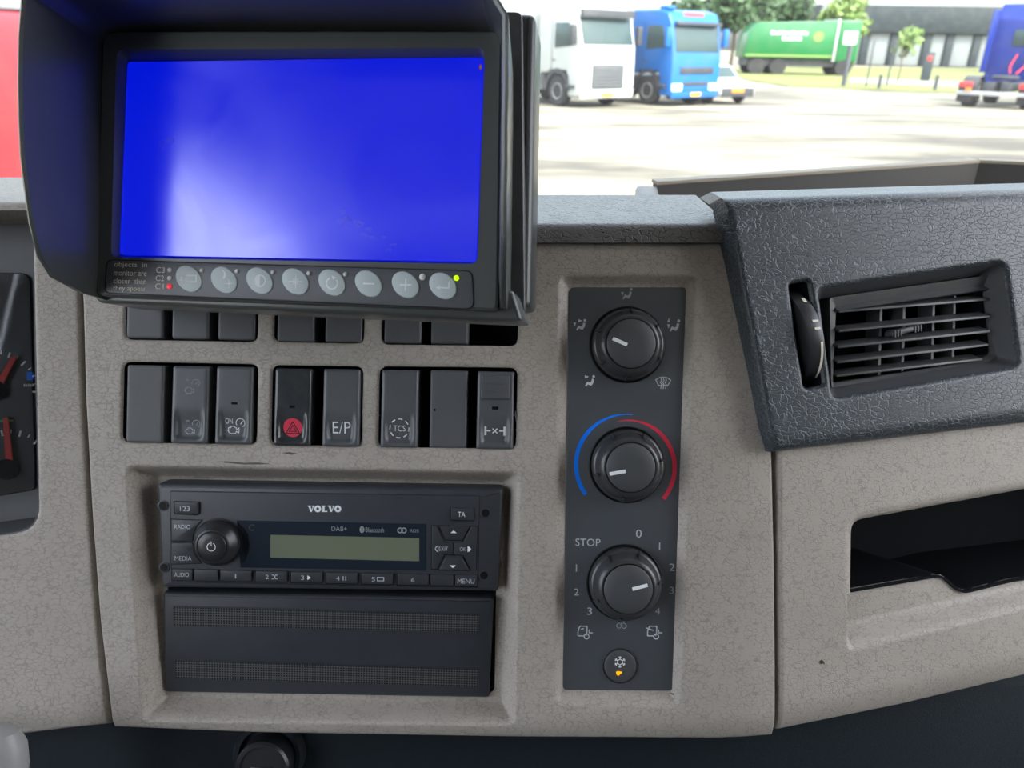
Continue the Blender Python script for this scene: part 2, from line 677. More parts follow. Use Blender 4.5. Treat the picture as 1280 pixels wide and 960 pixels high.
def glass(name, tint, refl=0.08, rough=0.02, dust=0.0, dustcol=(0.9, 0.88, 0.82)):
    """thin pane: see-through, with a mirror sheen and a film of dust"""
    m = bpy.data.materials.new(name)
    m.use_nodes = True
    n, l = m.node_tree.nodes, m.node_tree.links
    n.clear()
    out = n.new('ShaderNodeOutputMaterial')
    tr = n.new('ShaderNodeBsdfTransparent')
    tr.inputs['Color'].default_value = (*tint, 1)
    gl = n.new('ShaderNodeBsdfGlossy')
    gl.inputs['Roughness'].default_value = rough
    lw = n.new('ShaderNodeFresnel')
    lw.inputs['IOR'].default_value = 1.45
    mm = n.new('ShaderNodeMath')
    mm.operation = 'MULTIPLY'
    mm.inputs[1].default_value = refl / 0.04
    mm.use_clamp = True
    l.new(lw.outputs[0], mm.inputs[0])
    mx = n.new('ShaderNodeMixShader')
    l.new(mm.outputs[0], mx.inputs[0])
    l.new(tr.outputs[0], mx.inputs[1])
    l.new(gl.outputs[0], mx.inputs[2])
    last = mx.outputs[0]
    if dust > 0:
        tl = n.new('ShaderNodeBsdfTranslucent')
        tl.inputs['Color'].default_value = (*dustcol, 1)
        tc = n.new('ShaderNodeTexCoord')
        nz = n.new('ShaderNodeTexNoise')
        nz.inputs['Scale'].default_value = 9
        nz.inputs['Detail'].default_value = 8
        l.new(tc.outputs['Object'], nz.inputs['Vector'])
        vo = n.new('ShaderNodeTexVoronoi')
        vo.inputs['Scale'].default_value = 60
        l.new(tc.outputs['Object'], vo.inputs['Vector'])
        sp = n.new('ShaderNodeMapRange')
        sp.inputs['From Min'].default_value = 0.05
        sp.inputs['From Max'].default_value = 0.0
        sp.inputs['To Max'].default_value = 0.25
        l.new(vo.outputs['Distance'], sp.inputs['Value'])
        ad = n.new('ShaderNodeMath')
        ad.operation = 'MULTIPLY_ADD'
        ad.inputs[1].default_value = dust * 2
        l.new(nz.outputs['Fac'], ad.inputs[0])
        l.new(sp.outputs[0], ad.inputs[2])
        m2 = n.new('ShaderNodeMixShader')
        l.new(ad.outputs[0], m2.inputs[0])
        l.new(last, m2.inputs[1])
        l.new(tl.outputs[0], m2.inputs[2])
        last = m2.outputs[0]
    l.new(last, out.inputs['Surface'])
    M[name] = m
    return m

grain('beige_grain', (0.405, 0.366, 0.316), 0.50, 0.0027, 0.00010, 0.09, 0.45, scuff=0.35, crease=0.74)
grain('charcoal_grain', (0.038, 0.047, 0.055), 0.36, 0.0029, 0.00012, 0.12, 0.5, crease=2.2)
grain('dash_top_grain', (0.140, 0.138, 0.130), 0.40, 0.0032, 0.00030, 0.12, 0.55, crease=0.5)
grain('knee_grain', (0.008, 0.014, 0.020), 0.6, 0.0025, 0.00006, 0.2, 0.3)
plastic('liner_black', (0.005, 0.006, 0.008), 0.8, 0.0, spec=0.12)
plastic('switch_black', (0.085, 0.092, 0.099), 0.36, 0.00004, dust=0.05)
plastic('switch_matte', (0.085, 0.088, 0.093), 0.5, 0.00006, dust=0.03)
plastic('switch_gloss', (0.034, 0.038, 0.042), 0.18, 0.0, dust=0.08)
plastic('radio_black', (0.033, 0.039, 0.047), 0.42, 0.00006, dust=0.03)
plastic('radio_key', (0.033, 0.037, 0.043), 0.36, 0.00004, dust=0.02)
plastic('knob_black', (0.018, 0.020, 0.023), 0.34, 0.00003, dust=0.03)
plastic('plate_black', (0.066, 0.074, 0.083), 0.48, 0.00005, dust=0.03)
plastic('knob_rubber', (0.040, 0.043, 0.045), 0.24, 0.00004, dust=0.03)
plastic('knob_cap', (0.062, 0.066, 0.070), 0.50, 0.00004, dust=0.03)
plastic('monitor_black', (0.085, 0.094, 0.090), 0.27, 0.00003, scale=1800, dust=0.03)
plastic('monitor_strip', (0.080, 0.085, 0.095), 0.40, 0.00004, dust=0.04)
plastic('monitor_shell', (0.040, 0.044, 0.045), 0.30, 0.0, dust=0.10)
plastic('oval_key', (0.52, 0.60, 0.60), 0.45, 0.0)
plastic('vent_black', (0.065, 0.071, 0.077), 0.42, 0.00004, dust=0.55, dustcol=(0.13, 0.11, 0.09))
plastic('vent_well', (0.060, 0.066, 0.074), 0.5, 0.00012, dust=0.25, dustcol=(0.12, 0.10, 0.085))
plastic('hood_grey', (0.085, 0.088, 0.092), 0.45, 0.00006)
plastic('cluster_black', (0.012, 0.015, 0.019), 0.4, 0.0)
plastic('cab_grey', (0.30, 0.285, 0.265), 0.8, 0.0)
plastic('cab_cloth', (0.085, 0.082, 0.08), 0.9, 0.0)
plastic('cab_dark', (0.05, 0.05, 0.052), 0.85, 0.0)
plastic('tray_grey', (0.062, 0.060, 0.056), 0.6, 0.0002, scale=900)
plastic('rim_beige', (0.33, 0.29, 0.22), 0.5, 0.0)
plastic('lever_grey', (0.34, 0.34, 0.33), 0.4, 0.0001, scale=900)
plastic('mesh_grey', (0.085, 0.088, 0.090), 0.5, 0.0)
plastic('crumb_tan', (0.85, 0.72, 0.42), 0.8)
plastic('scuff_dark', (0.10, 0.085, 0.07), 0.7)
plastic('spot_brown', (0.06, 0.035, 0.02), 0.7)
for nm, c in (('print_white', (0.85, 0.88, 0.88)), ('print_grey', (0.52, 0.56, 0.58)), ('print_dim', (0.34, 0.37, 0.38)),
              ('print_bone', (0.85, 0.80, 0.68)), ('print_blue', (0.0, 0.20, 0.95)), ('print_red', (0.70, 0.035, 0.075)),
              ('hazard_red', (0.75, 0.05, 0.10)), ('print_darkred', (0.10, 0.01, 0.015)), ('needle_red', (0.75, 0.06, 0.05)),
              ('print_green', (0.10, 0.42, 0.12)), ('led_off', (0.75, 0.76, 0.72)), ('hole_black', (0.001, 0.001, 0.001))):
    new_mat(nm, c, 0.55, 0.3)
new_mat('led_red', (0.5, 0.02, 0.03), 0.3, 0.5, emit=(1.0, 0.03, 0.06), es=0.35)
new_mat('led_green', (0.3, 0.6, 0.0), 0.3, 0.5, emit=(0.55, 1.0, 0.0), es=0.55)
new_mat('led_amber', (0.6, 0.3, 0.0), 0.3, 0.5, emit=(1.0, 0.36, 0.0), es=0.55)

# the lit monitor: even blue, under a satin plastic sheet with wipe marks
m, n, l, b = new_mat('screen_blue', (0.0, 0.002, 0.02), 0.17, 0.5, emit=(0.0, 0.008, 0.80), es=0.42)
b.inputs['IOR'].default_value = 2.1
tc = n.new('ShaderNodeTexCoord')
nz = n.new('ShaderNodeTexNoise')
nz.inputs['Scale'].default_value = 22
nz.inputs['Detail'].default_value = 7
nz.inputs['Distortion'].default_value = 1.2
l.new(tc.outputs['Object'], nz.inputs['Vector'])
mr = n.new('ShaderNodeMapRange')
mr.inputs['From Min'].default_value = 0.35
mr.inputs['From Max'].default_value = 0.75
mr.inputs['To Min'].default_value = 0.15
mr.inputs['To Max'].default_value = 0.24
l.new(nz.outputs['Fac'], mr.inputs['Value'])
l.new(mr.outputs[0], b.inputs['Roughness'])
new_mat('lcd_green', (0.16, 0.18, 0.12), 0.25, 0.6)
new_mat('display_glass', (0.012, 0.020, 0.032), 0.12, 0.6)
glass('lens_clear', (0.92, 0.94, 0.95), 0.05, 0.03, 0.015)
glass('windscreen_glass', (0.74, 0.79, 0.77), 0.04, 0.01, 0.024)

# outdoors
def paint(name, col, rough=0.3, dirt=0.15):
    m, n, l, b = new_mat(name, col, rough, 0.5)
    tc = n.new('ShaderNodeTexCoord')
    nz = n.new('ShaderNodeTexNoise')
    nz.inputs['Scale'].default_value = 1.5
    nz.inputs['Detail'].default_value = 6
    l.new(tc.outputs['Object'], nz.inputs['Vector'])
    mr = n.new('ShaderNodeMapRange')
    mr.inputs['From Min'].default_value = 0.45
    mr.inputs['From Max'].default_value = 0.8
    mr.inputs['To Max'].default_value = dirt
    l.new(nz.outputs['Fac'], mr.inputs['Value'])
    mx = n.new('ShaderNodeMix')
    mx.data_type = 'RGBA'
    mx.inputs[6].default_value = (*col, 1)
    mx.inputs[7].default_value = (0.20, 0.18, 0.15, 1)
    l.new(mr.outputs[0], mx.inputs['Factor'])
    l.new(mx.outputs[2], b.inputs['Base Color'])
paint('paint_white', (0.40, 0.42, 0.41))
paint('paint_blue', (0.006, 0.11, 0.38))
paint('paint_navy', (0.006, 0.025, 0.22))
paint('paint_red', (0.42, 0.022, 0.035))
paint('paint_green', (0.006, 0.13, 0.035))
paint('paint_grey', (0.22, 0.23, 0.24))
paint('truck_dark', (0.035, 0.038, 0.045), 0.6)
paint('rubber', (0.02, 0.02, 0.022), 0.8)
paint('steel', (0.35, 0.36, 0.37), 0.4)
paint('plate_yellow', (0.80, 0.42, 0.03), 0.5, 0.05)
paint('lamp_red', (0.55, 0.04, 0.04), 0.3, 0.05)
paint('lamp_orange', (0.75, 0.22, 0.03), 0.3, 0.05)
paint('lamp_white', (0.75, 0.78, 0.78), 0.2, 0.02)
paint('cab_glass', (0.035, 0.06, 0.06), 0.25, 0.05)
paint('facade_dark', (0.012, 0.022, 0.028), 0.6)
paint('facade_pale', (0.20, 0.22, 0.225), 0.6)
paint('bark', (0.13, 0.10, 0.07), 0.9)
paint('leaf', (0.030, 0.070, 0.022), 0.6)
paint('leaf_light', (0.14, 0.22, 0.05), 0.6)
paint('grass', (0.15, 0.17, 0.045), 0.9)
paint('kerb', (0.26, 0.25, 0.22), 0.8)
m, n, l, b = new_mat('yard', (0.42, 0.38, 0.30), 0.85, 0.3)
tc = n.new('ShaderNodeTexCoord')
mp = n.new('ShaderNodeMapping')
mp.inputs['Scale'].default_value = (0.14, 0.4, 1)
l.new(tc.outputs['Object'], mp.inputs['Vector'])
nz = n.new('ShaderNodeTexNoise')
nz.inputs['Scale'].default_value = 1.0
nz.inputs['Detail'].default_value = 5
nz.inputs['Roughness'].default_value = 0.6
l.new(mp.outputs[0], nz.inputs['Vector'])
rp = n.new('ShaderNodeValToRGB')
rp.color_ramp.elements[0].position = 0.38
rp.color_ramp.elements[0].color = (0.085, 0.076, 0.064, 1)
rp.color_ramp.elements[1].position = 0.58
rp.color_ramp.elements[1].color = (0.265, 0.243, 0.185, 1)
l.new(nz.outputs['Fac'], rp.inputs[0])
l.new(rp.outputs[0], b.inputs['Base Color'])
glass('smudge_film', (0.97, 0.97, 0.97), 0.05, 0.35, 0.10)

# ------------------------------------------------------------------ frames of the dashboard
C = Frame(CAM + FWD * 0.42, X0, UP0)                                   # centre stack
YAW = R(14.5)
EXR = Vector((math.cos(YAW), math.sin(YAW), 0))
V_ = Frame(C.world(C.px(972, 565, 7.0)), EXR, UP0)                     # vent panel, turned away to the right
RR = Frame(C.world(C.px(974, 740, -5.0)), EXR, UP0)                    # lower right panel
LL = Frame(C.world(C.px(118, 640, -1.0)), Vector((math.cos(R(6)), math.sin(R(6)), 0)), UP0)   # instrument side
_v = -(RIGHT * -7.93 + UP * 0.319 + FWD)
MO = Frame(CAM + ray(378, 199) * 0.335, _v, UP + RIGHT * 0.0385)       # monitor
_hy, _hz = math.sin(PITCH), math.cos(PITCH)

# ------------------------------------------------------------------ cab shell (the setting)
def struct(name, mb, mat, label, smooth=35, bevel=0.0):
    o = link(name, mb.mesh(name, (0, 0, 0), smooth, bevel), mat)
    o['kind'] = 'structure'
    o['label'] = label
    return o
zf, zr = H - 1.15, H + 1.08
XL, XR_, YB, YF = -1.05, 1.15, -1.22, 0.72
struct('floor', MB().box(XL, XR_, YB, 1.12, zf - 0.04, zf), 'cab_dark', 'dark floor of the lorry cab')
struct('ceiling', MB().box(XL, XR_, YB, YF, zr, zr + 0.05), 'cab_grey', 'grey roof lining of the lorry cab', bevel=0.01)
struct('wall_rear', MB().box(XL, XR_, YB - 0.05, YB, zf, zr), 'cab_cloth', 'dark cloth rear wall of the lorry cab', bevel=0.01)
struct('wall_front', MB().box(XL, XR_, 1.12, 1.16, zf, H - 0.33), 'cab_dark', 'dark bulkhead below the windscreen')
for nm, x0, x1, lab in (('wall_left', XL - 0.06, XL, 'grey door side of the cab with window opening beside driver'),
                        ('wall_right', XR_, XR_ + 0.06, 'grey door side of the cab with window opening beside passenger')):
    mb = MB()
    mb.box(x0, x1, YB, 1.12, zf, H - 0.30)
    yr = -1.12 if nm == 'wall_left' else -0.15
    za, zb = (0.40, 0.97) if nm == 'wall_left' else (0.78, 0.80)      # window head falls towards the front; unseen opening shaped for side light and reflection
    mb.loft([[(x0, y, z) for y, z in ((YB, H + zb), (yr, H + zb), (YF, H + za), (YF, zr), (YB, zr))],
             [(x1, y, z) for y, z in ((YB, H + zb), (yr, H + zb), (YF, H + za), (YF, zr), (YB, zr))]])
    mb.box(x0, x1, YB, yr, H - 0.30, H + zb)
    mb.add([(x, y, z) for x in (x0, x1) for y, z in ((0.62, H + 0.82), (0.72, H + 0.82), (1.12, H - 0.31), (0.98, H - 0.31))],
           [(0, 1, 2, 3), (7, 6, 5, 4), (0, 4, 5, 1), (1, 5, 6, 2), (2, 6, 7, 3), (3, 7, 4, 0)])
    struct(nm, mb, 'cab_grey', lab)
# windscreen pane, bowed a little
rings = []
for k in range(9):
    t = k / 8
    z = H - 0.33 + t * 1.41
    yy = 1.12 - t * 0.40
    rings.append([(XL + (XR_ - XL) * i / 20, yy + 0.05 * (1 - ((i - 10) / 10) ** 2), z) for i in range(21)])
mb = MB().loft(rings, False, False, closed=False)
struct('window_1', mb, 'windscreen_glass', 'dusty windscreen glass above the dashboard')

# ------------------------------------------------------------------ centre panel with its cut-outs
def tilt(x0, y0, x1, y1, s=0.0145, t=-0.02):
    """outline of an upright moulding as the photograph shows it: edges follow the slight roll of the camera"""
    f = lambda x, y: (x + (y - y0) * t, y + (x - x0) * s)
    return [f(x0, y0), f(x1, y0), f(x1, y1), f(x0, y1)]
SW_HOLES = [tilt(154.5, 452, 322.5, 553, 0.018), tilt(340.5, 456, 454, 556, 0.018), tilt(474.5, 457.5, 647, 559, 0.012),
            tilt(158, 330, 323.5, 424.5, 0.018), tilt(344, 333, 456.5, 427.5, 0.018), tilt(479, 335, 649, 430.5, 0.012)]
holes_px = [round_poly(h, 11, 5) for h in SW_HOLES]
RAD_OUT = round_poly([(155, 580), (651, 588), (646, 909), (176, 903)], 16, 5)
CLI_OUT = round_poly([(697, 342), (872, 342), (853, 886), (691, 883)], 16, 5)
left = [(100, 290), (103, 372), (106.5, 500), (115, 650), (125, 780), (140, 905), (145, 925)]
right = [(910, 296), (914, 304), (940, 430), (968, 565), (971.5, 700), (973, 840), (973, 930)]
top = [(100, 301), (500, 302), (912, 303)]
bottom = [(140, 910), (320, 919), (640, 926), (973, 929)]
U, V, W, outl = coons(C, left, right, top, bottom, 1.9)
def h_centre(x, y):
    h = -15.0 * sstep(-sdf_poly(x, y, RAD_OUT) / 21.0)
    h += -4.6 * sstep(-sdf_poly(x, y, CLI_OUT) / 15.0)
    h += -5.0 * np.clip((x - 880) / 95, 0, 1) ** 2
    h += -5.0 * np.clip((y - 893) / 36, 0, 1) ** 2
    h += -1.5 * np.clip((330 - y) / 30, 0, 1) ** 2
    return h
RAD_IN = round_poly([(190, 612), (618, 618), (614, 876), (206, 872)], 6, 4)
me = relief('panel', C, U, V, W, outl, h_centre, holes_px + [RAD_IN], roll=1.2, skirt=16, off=C.px(640, 925, 0))
T = Thing('centre_dashboard_panel', 'beige grained centre dashboard panel around the switches, radio and heater controls', 'dashboard panel', C, C.px(640, 925, 0))
link('panel', me, 'beige_grain', T.o)
for hp in holes_px:
    mb = MB()
    pocket(mb, inset_poly := [tuple(p) for p in C.poly(hp, 0)], -0.0016, -0.022)
    T.part('switch_bay', mb, 'liner_black', label='black lining of a switch cut-out')
mb = MB()
pocket(mb, C.poly(RAD_IN, 0), -0.0150, -0.045)
T.part('radio_bay', mb, 'liner_black', label='black lining behind the radio')
# worn dark scuffs over the radio, at the hazard switch and under the heater plate
for pts in ([(268, 577), (285, 576.5), (305, 578.5), (322, 578), (338, 580), (322, 580.5), (304, 580.6), (284, 578.6)], [(352, 566), (362, 565), (372, 567), (364, 568.5)],
            [(836, 866), (846, 867.5), (852, 871), (844, 870)], [(644, 512), (646, 519), (645, 527), (643.6, 519)]):
    T.part('scuff', MB().fill(C.poly(pts, 0.12 if pts[0][0] < 800 else -3.2), 0.00012 if pts[0][0] < 800 else -0.0032), 'scuff_dark', fix=False, smooth=0)

# ------------------------------------------------------------------ left panel and instrument binnacle
U, V, W, outl = coons(LL, [(-260, 240), (-260, 960)], [(97, 240), (99, 372), (102.5, 500), (111, 650), (121, 780), (136, 907)],
                      [(-260, 246), (97, 252)], [(-260, 962), (20, 923), (137, 908)], 2.2)
CL_OPEN = round_poly([(-240, 252), (38, 256), (47, 662), (-240, 700)], [20, 10, 34, 20], 6)
me = relief('panel', LL, U, V, W, outl, lambda x, y: -1.6 * np.clip(1 - np.abs(sdf_poly(x, y, CL_OPEN)) / 6.0, 0, 1) ** 2 - 4.0 * np.clip((y - 880) / 36, 0, 1) ** 2,
            [CL_OPEN], roll=2.0, skirt=16, off=LL.px(60, 915, 0))
T = Thing('instrument_side_panel', 'beige grained dashboard panel around the dark instrument dials at the left edge', 'dashboard panel', LL, LL.px(60, 915, 0))
link('panel', me, 'beige_grain', T.o)
mb = MB()
pocket(mb, LL.poly(CL_OPEN, 0), -0.0012, -0.036, 0.003)
T.part('binnacle_liner', mb, 'hood_grey', label='grey lining of the instrument recess')
# hood above the dials
def level_hit(px, py, z):
    d = ray(px, py)
    return CAM + d * ((z - CAM.z) / d.z)
def shelf(fr, x0, x1, ylo, yhi, w, depth, thick, mbx=None, n=12, rise=0.0):
    """padded ledge: front lip between two pixel heights, then running level towards the windscreen"""
    a0, a1 = fr.px(x0, ylo, w), fr.px(x1, ylo, w)
    b0, b1 = fr.px(x0, yhi, w), fr.px(x1, yhi, w)
    h = Vector((0, 1, 0))
    h = (h - fr.ex * h.dot(fr.ex)).normalized()
    hv, hw = h.dot(fr.ey), h.dot(fr.ez)
    rings = []
    for i in range(n + 1):
        t = i / n
        A, B = a0.lerp(a1, t), b0.lerp(b1, t)
        r_ = 0.006
        pts = [(A.y, A.z - 0.012), (A.y, A.z)]
        for j in range(6):                                   # rounded nose
            a = j / 5 * R(66)
            pts.append((B.y - r_ + r_ * math.sin(a), B.z - r_ + r_ * math.cos(a)))
        v0, w0 = pts[-1]
        for j in (0.25, 0.5, 0.75, 0.95, 1.0):
            pts.append((v0 + (hv + rise) * depth * j - (0.004 if j == 1.0 else 0), w0 + hw * depth * j))
        pts += [(pts[-1][0] - thick, pts[-1][1]), (A.y - thick * 0.3, A.z - 0.03)]
        rings.append([(A.x, p[0], p[1]) for p in pts])
    return (mbx or MB()).loft(rings)
T.part('hood', shelf(LL, -260, 46, 257, 249, 2.0, 0.085, 0.012), 'beige_grain', smooth=40, label='padded hood over the dials')

T = Thing('instrument_cluster', 'black instrument cluster with red needles and white ticks behind the panel opening', 'instruments', LL, LL.px(10, 620, -34))
face = round_poly([(-225, 338), (37, 341), (44, 612), (-225, 660)], [12, 16, 8, 12], 5)
T.part('dial_face', MB().slab(LL.poly(face, -34), -0.0355, -0.034, 0.0005), 'cluster_black')
def needle(x0, y0, x1, y1, w=-31):
    a, b = LL.px(x0, y0, w), LL.px(x1, y1, w)
    d = (b - a).normalized()
    nn = Vector((-d.y, d.x, 0))
    mb = MB().slab([tuple((a + nn * 0.0019)[:2]), tuple((a - nn * 0.0019)[:2]), tuple((b - nn * 0.0013)[:2]), tuple((b + nn * 0.0013)[:2])], w * 0.001 - 0.0008, w * 0.001 + 0.0004)
    return mb
T.part('needle', needle(-3, 484, 18, 446), 'needle_red', label='red needle of the fuel gauge')
T.part('needle', needle(12, 582, 7, 522), 'needle_red', label='red needle of the lower gauge')
for cx, cy in ((-4, 487), (12, 586)):
    c = LL.px(cx, cy, -34)
    T.part('needle_hub', MB().lathe([(0.0062, -0.0338), (0.0062, -0.0305), (0.005, -0.0295)], (c.x, c.y, 0), 24), 'liner_black')
k = LL.k(10, 500, -34)
for cx, cy, r_, a0, a1, n in ((-4, 487, 52, -5, 95, 9), (12, 586, 52, -8, 100, 9)):
    mb = MB()
    for i in range(n):
        a = R(a0 + (a1 - a0) * i / (n - 1))
        L_ = 8 if i % 2 == 0 else 5
        put_ink(mb, LL, cx, cy, 1, -33.9, [[((r_ - L_) * math.cos(a), (r_ - L_) * math.sin(a)), (r_ * math.cos(a), r_ * math.sin(a))]], lw=2.4 if i % 2 == 0 else 1.2)
    T.part('dial_ticks', mb, 'print_white', fix=False, smooth=0)
T.part('green_band', put_ink(MB(), LL, 12, 586, 1, -33.85, [arc(0, 0, 64, 84, 118, 8)], lw=3.0), 'print_green', fix=False, smooth=0)
T.part('fuel_symbol', put_ink(MB(), LL, 38, 470, 5, -33.85, [{'p': [(0.75, -0.9), (0.95, -0.5), (0.95, 0.5), (0.6, 0.8)], 'w': 0.2}],
       [rect(-0.9, -1.1, 0.5, 1.1)]), 'print_blue', fix=False, smooth=0)
T.part('lettering', put_ink(MB(), LL, 36, 481.5, 1, -33.85, [], [rect(-6.5 + 2.7 * i, -1.8, -4.6 + 2.7 * i, 1.8 - 0.6 * (i % 2)) for i in range(5)]), 'print_grey', fix=False, smooth=0)
T.part('lens', MB().slab(LL.poly(round_poly([(-224, 339), (36, 342), (43, 611), (-224, 659)], [12, 16, 8, 12], 5), -20), -0.021, -0.020), 'lens_clear')

# ------------------------------------------------------------------ dashboard top pads
_b = C.world(C.px(900, 275, 3.0))
_q = level_hit(880, 240, _b.z)
PADD = (_q.y - _b.y) + 0.003
print('pad depth', PADD)
T = Thing('dashboard_top_pad', 'dark grained padded ledge along the top of the centre panel', 'dashboard pad', C, C.px(700, 303, 0))
T.part('pad', shelf(C, 92, 912, 303, 276, 3.0, PADD, 0.02, n=40), 'dash_top_grain', smooth=40)

# windscreen tray behind the pads
def atY(px, py, Y):
    d = ray(px, py)
    return CAM + d * (Y / d.y)
P1, P2, P3 = atY(822, 231, 0.78), atY(1224, 203.5, 0.86), atY(1420, 212, 0.80)
T = Thing('windscreen_tray', 'dark shallow tray with a pale rim between dashboard and windscreen', 'tray')
T.place((P1.x, P1.y, P1.z - 0.09))
T.off = (P1.x, P1.y, P1.z - 0.09)
def wall3(a, b, hgt, th, mb=None, dz=0.0):
    d = Vector((b.x - a.x, b.y - a.y, 0)).normalized()
    nn = Vector((-d.y, d.x, 0)) * th
    r0 = [tuple(a + Vector((0, 0, -hgt))), tuple(a + nn + Vector((0, 0, -hgt))), tuple(a + nn + Vector((0, 0, dz))), tuple(a + Vector((0, 0, dz)))]
    r1 = [tuple(b + Vector((0, 0, -hgt))), tuple(b + nn + Vector((0, 0, -hgt))), tuple(b + nn + Vector((0, 0, dz))), tuple(b + Vector((0, 0, dz)))]
    return (mb or MB()).loft([r0, r1])
T.part('back_wall', wall3(P1, P2, 0.09, 0.012), 'tray_grey')
T.part('side_wall', wall3(P2, P3, 0.09, 0.012), 'tray_grey')
E1 = P1 + Vector((-0.004, -0.09, -0.022))
T.part('end_wall', wall3(E1 + Vector((0.0, 0, 0)), P1, 0.08, 0.022), 'lever_grey', bevel=0.004, label='pale end of the tray')
T.part('rim', wall3(P1 + Vector((0, -0.001, 0.003)), P2 + Vector((0, -0.001, 0.003)), 0.003, 0.016, wall3(P2 + Vector((0, -0.001, 0.003)), P3 + Vector((0, 0, 0.003)), 0.003, 0.016)), 'rim_beige')
T.part('tray_floor', MB().add([tuple(E1 - Vector((0.1, 0.15, 0.075))), tuple(P3 + Vector((0, -0.2, -0.09))), tuple(P2 - Vector((0, 0, 0.088))), tuple(P1 - Vector((0, 0, 0.088)))], [(0, 1, 2, 3)]), 'tray_grey', fix=False)

# ------------------------------------------------------------------ charcoal vent panel
h = Vector((0, 1, 0)); h = (h - EXR * h.dot(EXR)).normalized()
hv, hw = h.dot(V_.ey), h.dot(V_.ez)
edge = [(912, 268), (921, 320), (934, 388), (950, 470), (962, 535), (970, 562)]
vb, vt = V_.px(972, 566, 0).y, V_.px(912, 270, 0).y
nv = 165
prof = [(vb + (vt - vb) * i / nv, 0.0) for i in range(nv + 1)]
r_ = 0.012
for j in range(1, 9):
    a = j / 8 * R(66)
    prof.append((vt + r_ * math.sin(a), -r_ + r_ * math.cos(a)))
v0, w0 = prof[-1]
_f = V_.world((V_.px(912, 268, 0).x, v0, w0))
_q = level_hit(889, 240, _f.z)
_d = _q - _f
VDEP, VSH = _d.dot(h), _d.dot(EXR)
print('vent top depth', VDEP, VSH)
for j in range(1, 13):
    prof.append((v0 + hv * VDEP * j / 12, w0 + hw * VDEP * j / 12))
ueL = [V_.px(x, y, 0) for x, y in edge]
uR = V_.px(2000, 480, 0).x
uV = V_.px(1295, 420, 0).x
rows = []
for v, w in prof:
    uL = float(np.interp(v, [p.y for p in ueL[::-1]], [p.x for p in ueL[::-1]]))
    if v > v0:
        uL += VSH * (v - v0) / max(1e-6, prof[-1][0] - v0)
    us = np.concatenate([np.linspace(uL, uV, 190), np.linspace(uV, uR, 24)[1:]])
    rows.append(np.stack([us, np.full_like(us, v), np.full_like(us, w)], -1))
G = np.array(rows)[::-1]
U, V, W = G[..., 0].copy(), G[..., 1].copy(), G[..., 2].copy()
qx, qy = V_.grid_px(U, V, W)
outl = [(float(qx[0, i]), float(qy[0, i])) for i in range(0, qx.shape[1], 10)] + [(float(qx[j, -1]), float(qy[j, -1])) for j in range(0, qx.shape[0], 10)] + \
       [(float(qx[-1, i]), float(qy[-1, i])) for i in range(qx.shape[1] - 1, -1, -10)] + [(float(qx[j, 0]), float(qy[j, 0])) for j in range(qx.shape[0] - 1, -1, -6)]
VENT_OUT = round_poly([(1025, 361), (1256, 327), (1273, 458), (1043, 497)], [9, 14, 14, 9], 5)
VENT_IN = round_poly([(1038, 372), (1246, 341), (1258, 447), (1052, 481)], [5, 8, 8, 5], 5)
SLOT = round_poly([(988, 355), (1011, 351), (1030, 481), (1007, 486)], [6, 6, 6, 6], 4)
def h_vent(x, y):
    hh = -1.5 * np.clip(1 - np.abs(sdf_poly(x, y, VENT_OUT)) / 6.0, 0, 1) ** 2
    hh += -2.0 * np.clip(1 - np.abs(sdf_poly(x, y, SLOT)) / 5.0, 0, 1) ** 2
    hh += -3.0 * np.clip((y - (548 - 0.13 * (x - 972))) / 18, 0, 1) ** 2
    return hh
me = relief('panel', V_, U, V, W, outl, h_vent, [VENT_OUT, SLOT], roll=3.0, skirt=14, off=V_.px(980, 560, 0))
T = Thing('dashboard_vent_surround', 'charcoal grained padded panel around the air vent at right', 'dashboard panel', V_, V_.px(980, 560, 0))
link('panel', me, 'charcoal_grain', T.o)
vo_, vi_ = V_.poly(VENT_OUT, 0), V_.poly(VENT_IN, -2)
T.part('vent_well', MB().loft([[(x, y, -0.0020) for x, y in inset(vo_, 0.0) if True], [(x, y, -0.0032) for x, y in [(a[0] * 0.9 + b[0] * 0.1, a[1] * 0.9 + b[1] * 0.1) for a, b in zip(vo_, vi_)]], [(x, y, -0.0135) for x, y in vi_]], False, False), 'vent_well')
mb = MB(); pocket(mb, V_.poly(VENT_IN, 0), -0.0130, -0.050)
T.part('vent_duct', mb, 'liner_black')
mb = MB(); pocket(mb, V_.poly(SLOT, 0), -0.0022, -0.030)
T.part('wheel_slot', mb, 'liner_black')

# the vent itself: frame, five slats, four vanes, thumb tab
T = Thing('air_vent', 'black slatted air vent set in the charcoal panel', 'air vent', V_, V_.px(1140, 470, -14))
fo = [(1038, 372), (1243, 343), (1250, 444), (1230, 456), (1040, 485)]
fi = [(1050, 384), (1238, 356), (1243, 442), (1226, 451), (1046, 479)]
mb = MB().ring(V_.poly(round_poly(fo, 4, 3), -9), V_.poly(round_poly(fi, 3, 3), -9), -0.020, -0.0095, -0.0125)
T.part('vent_frame', mb, 'vent_black')
slats = [((1049, 389.5), (1238, 374), -10), ((1049, 414), (1238, 395.5), -8), ((1048, 434), (1238, 414), -7.5), ((1047, 453), (1236, 431), -8.5), ((1046, 470), (1228, 449), -10.5)]
for (a, b, w) in slats:
    A, B = V_.px(*a, w), V_.px(*b, w)
    # slat section: thin blade tipped so its upper face shows, deeper at the back
    def sec(p):
        return [(p.x, p.y - 0.0007, p.z), (p.x, p.y + 0.0007, p.z), (p.x, p.y + 0.0036, p.z - 0.008), (p.x, p.y + 0.0024, p.z - 0.008)]
    T.part('slat', MB().loft([sec(A), sec(B)]), 'vent_black', bevel=0.0003)
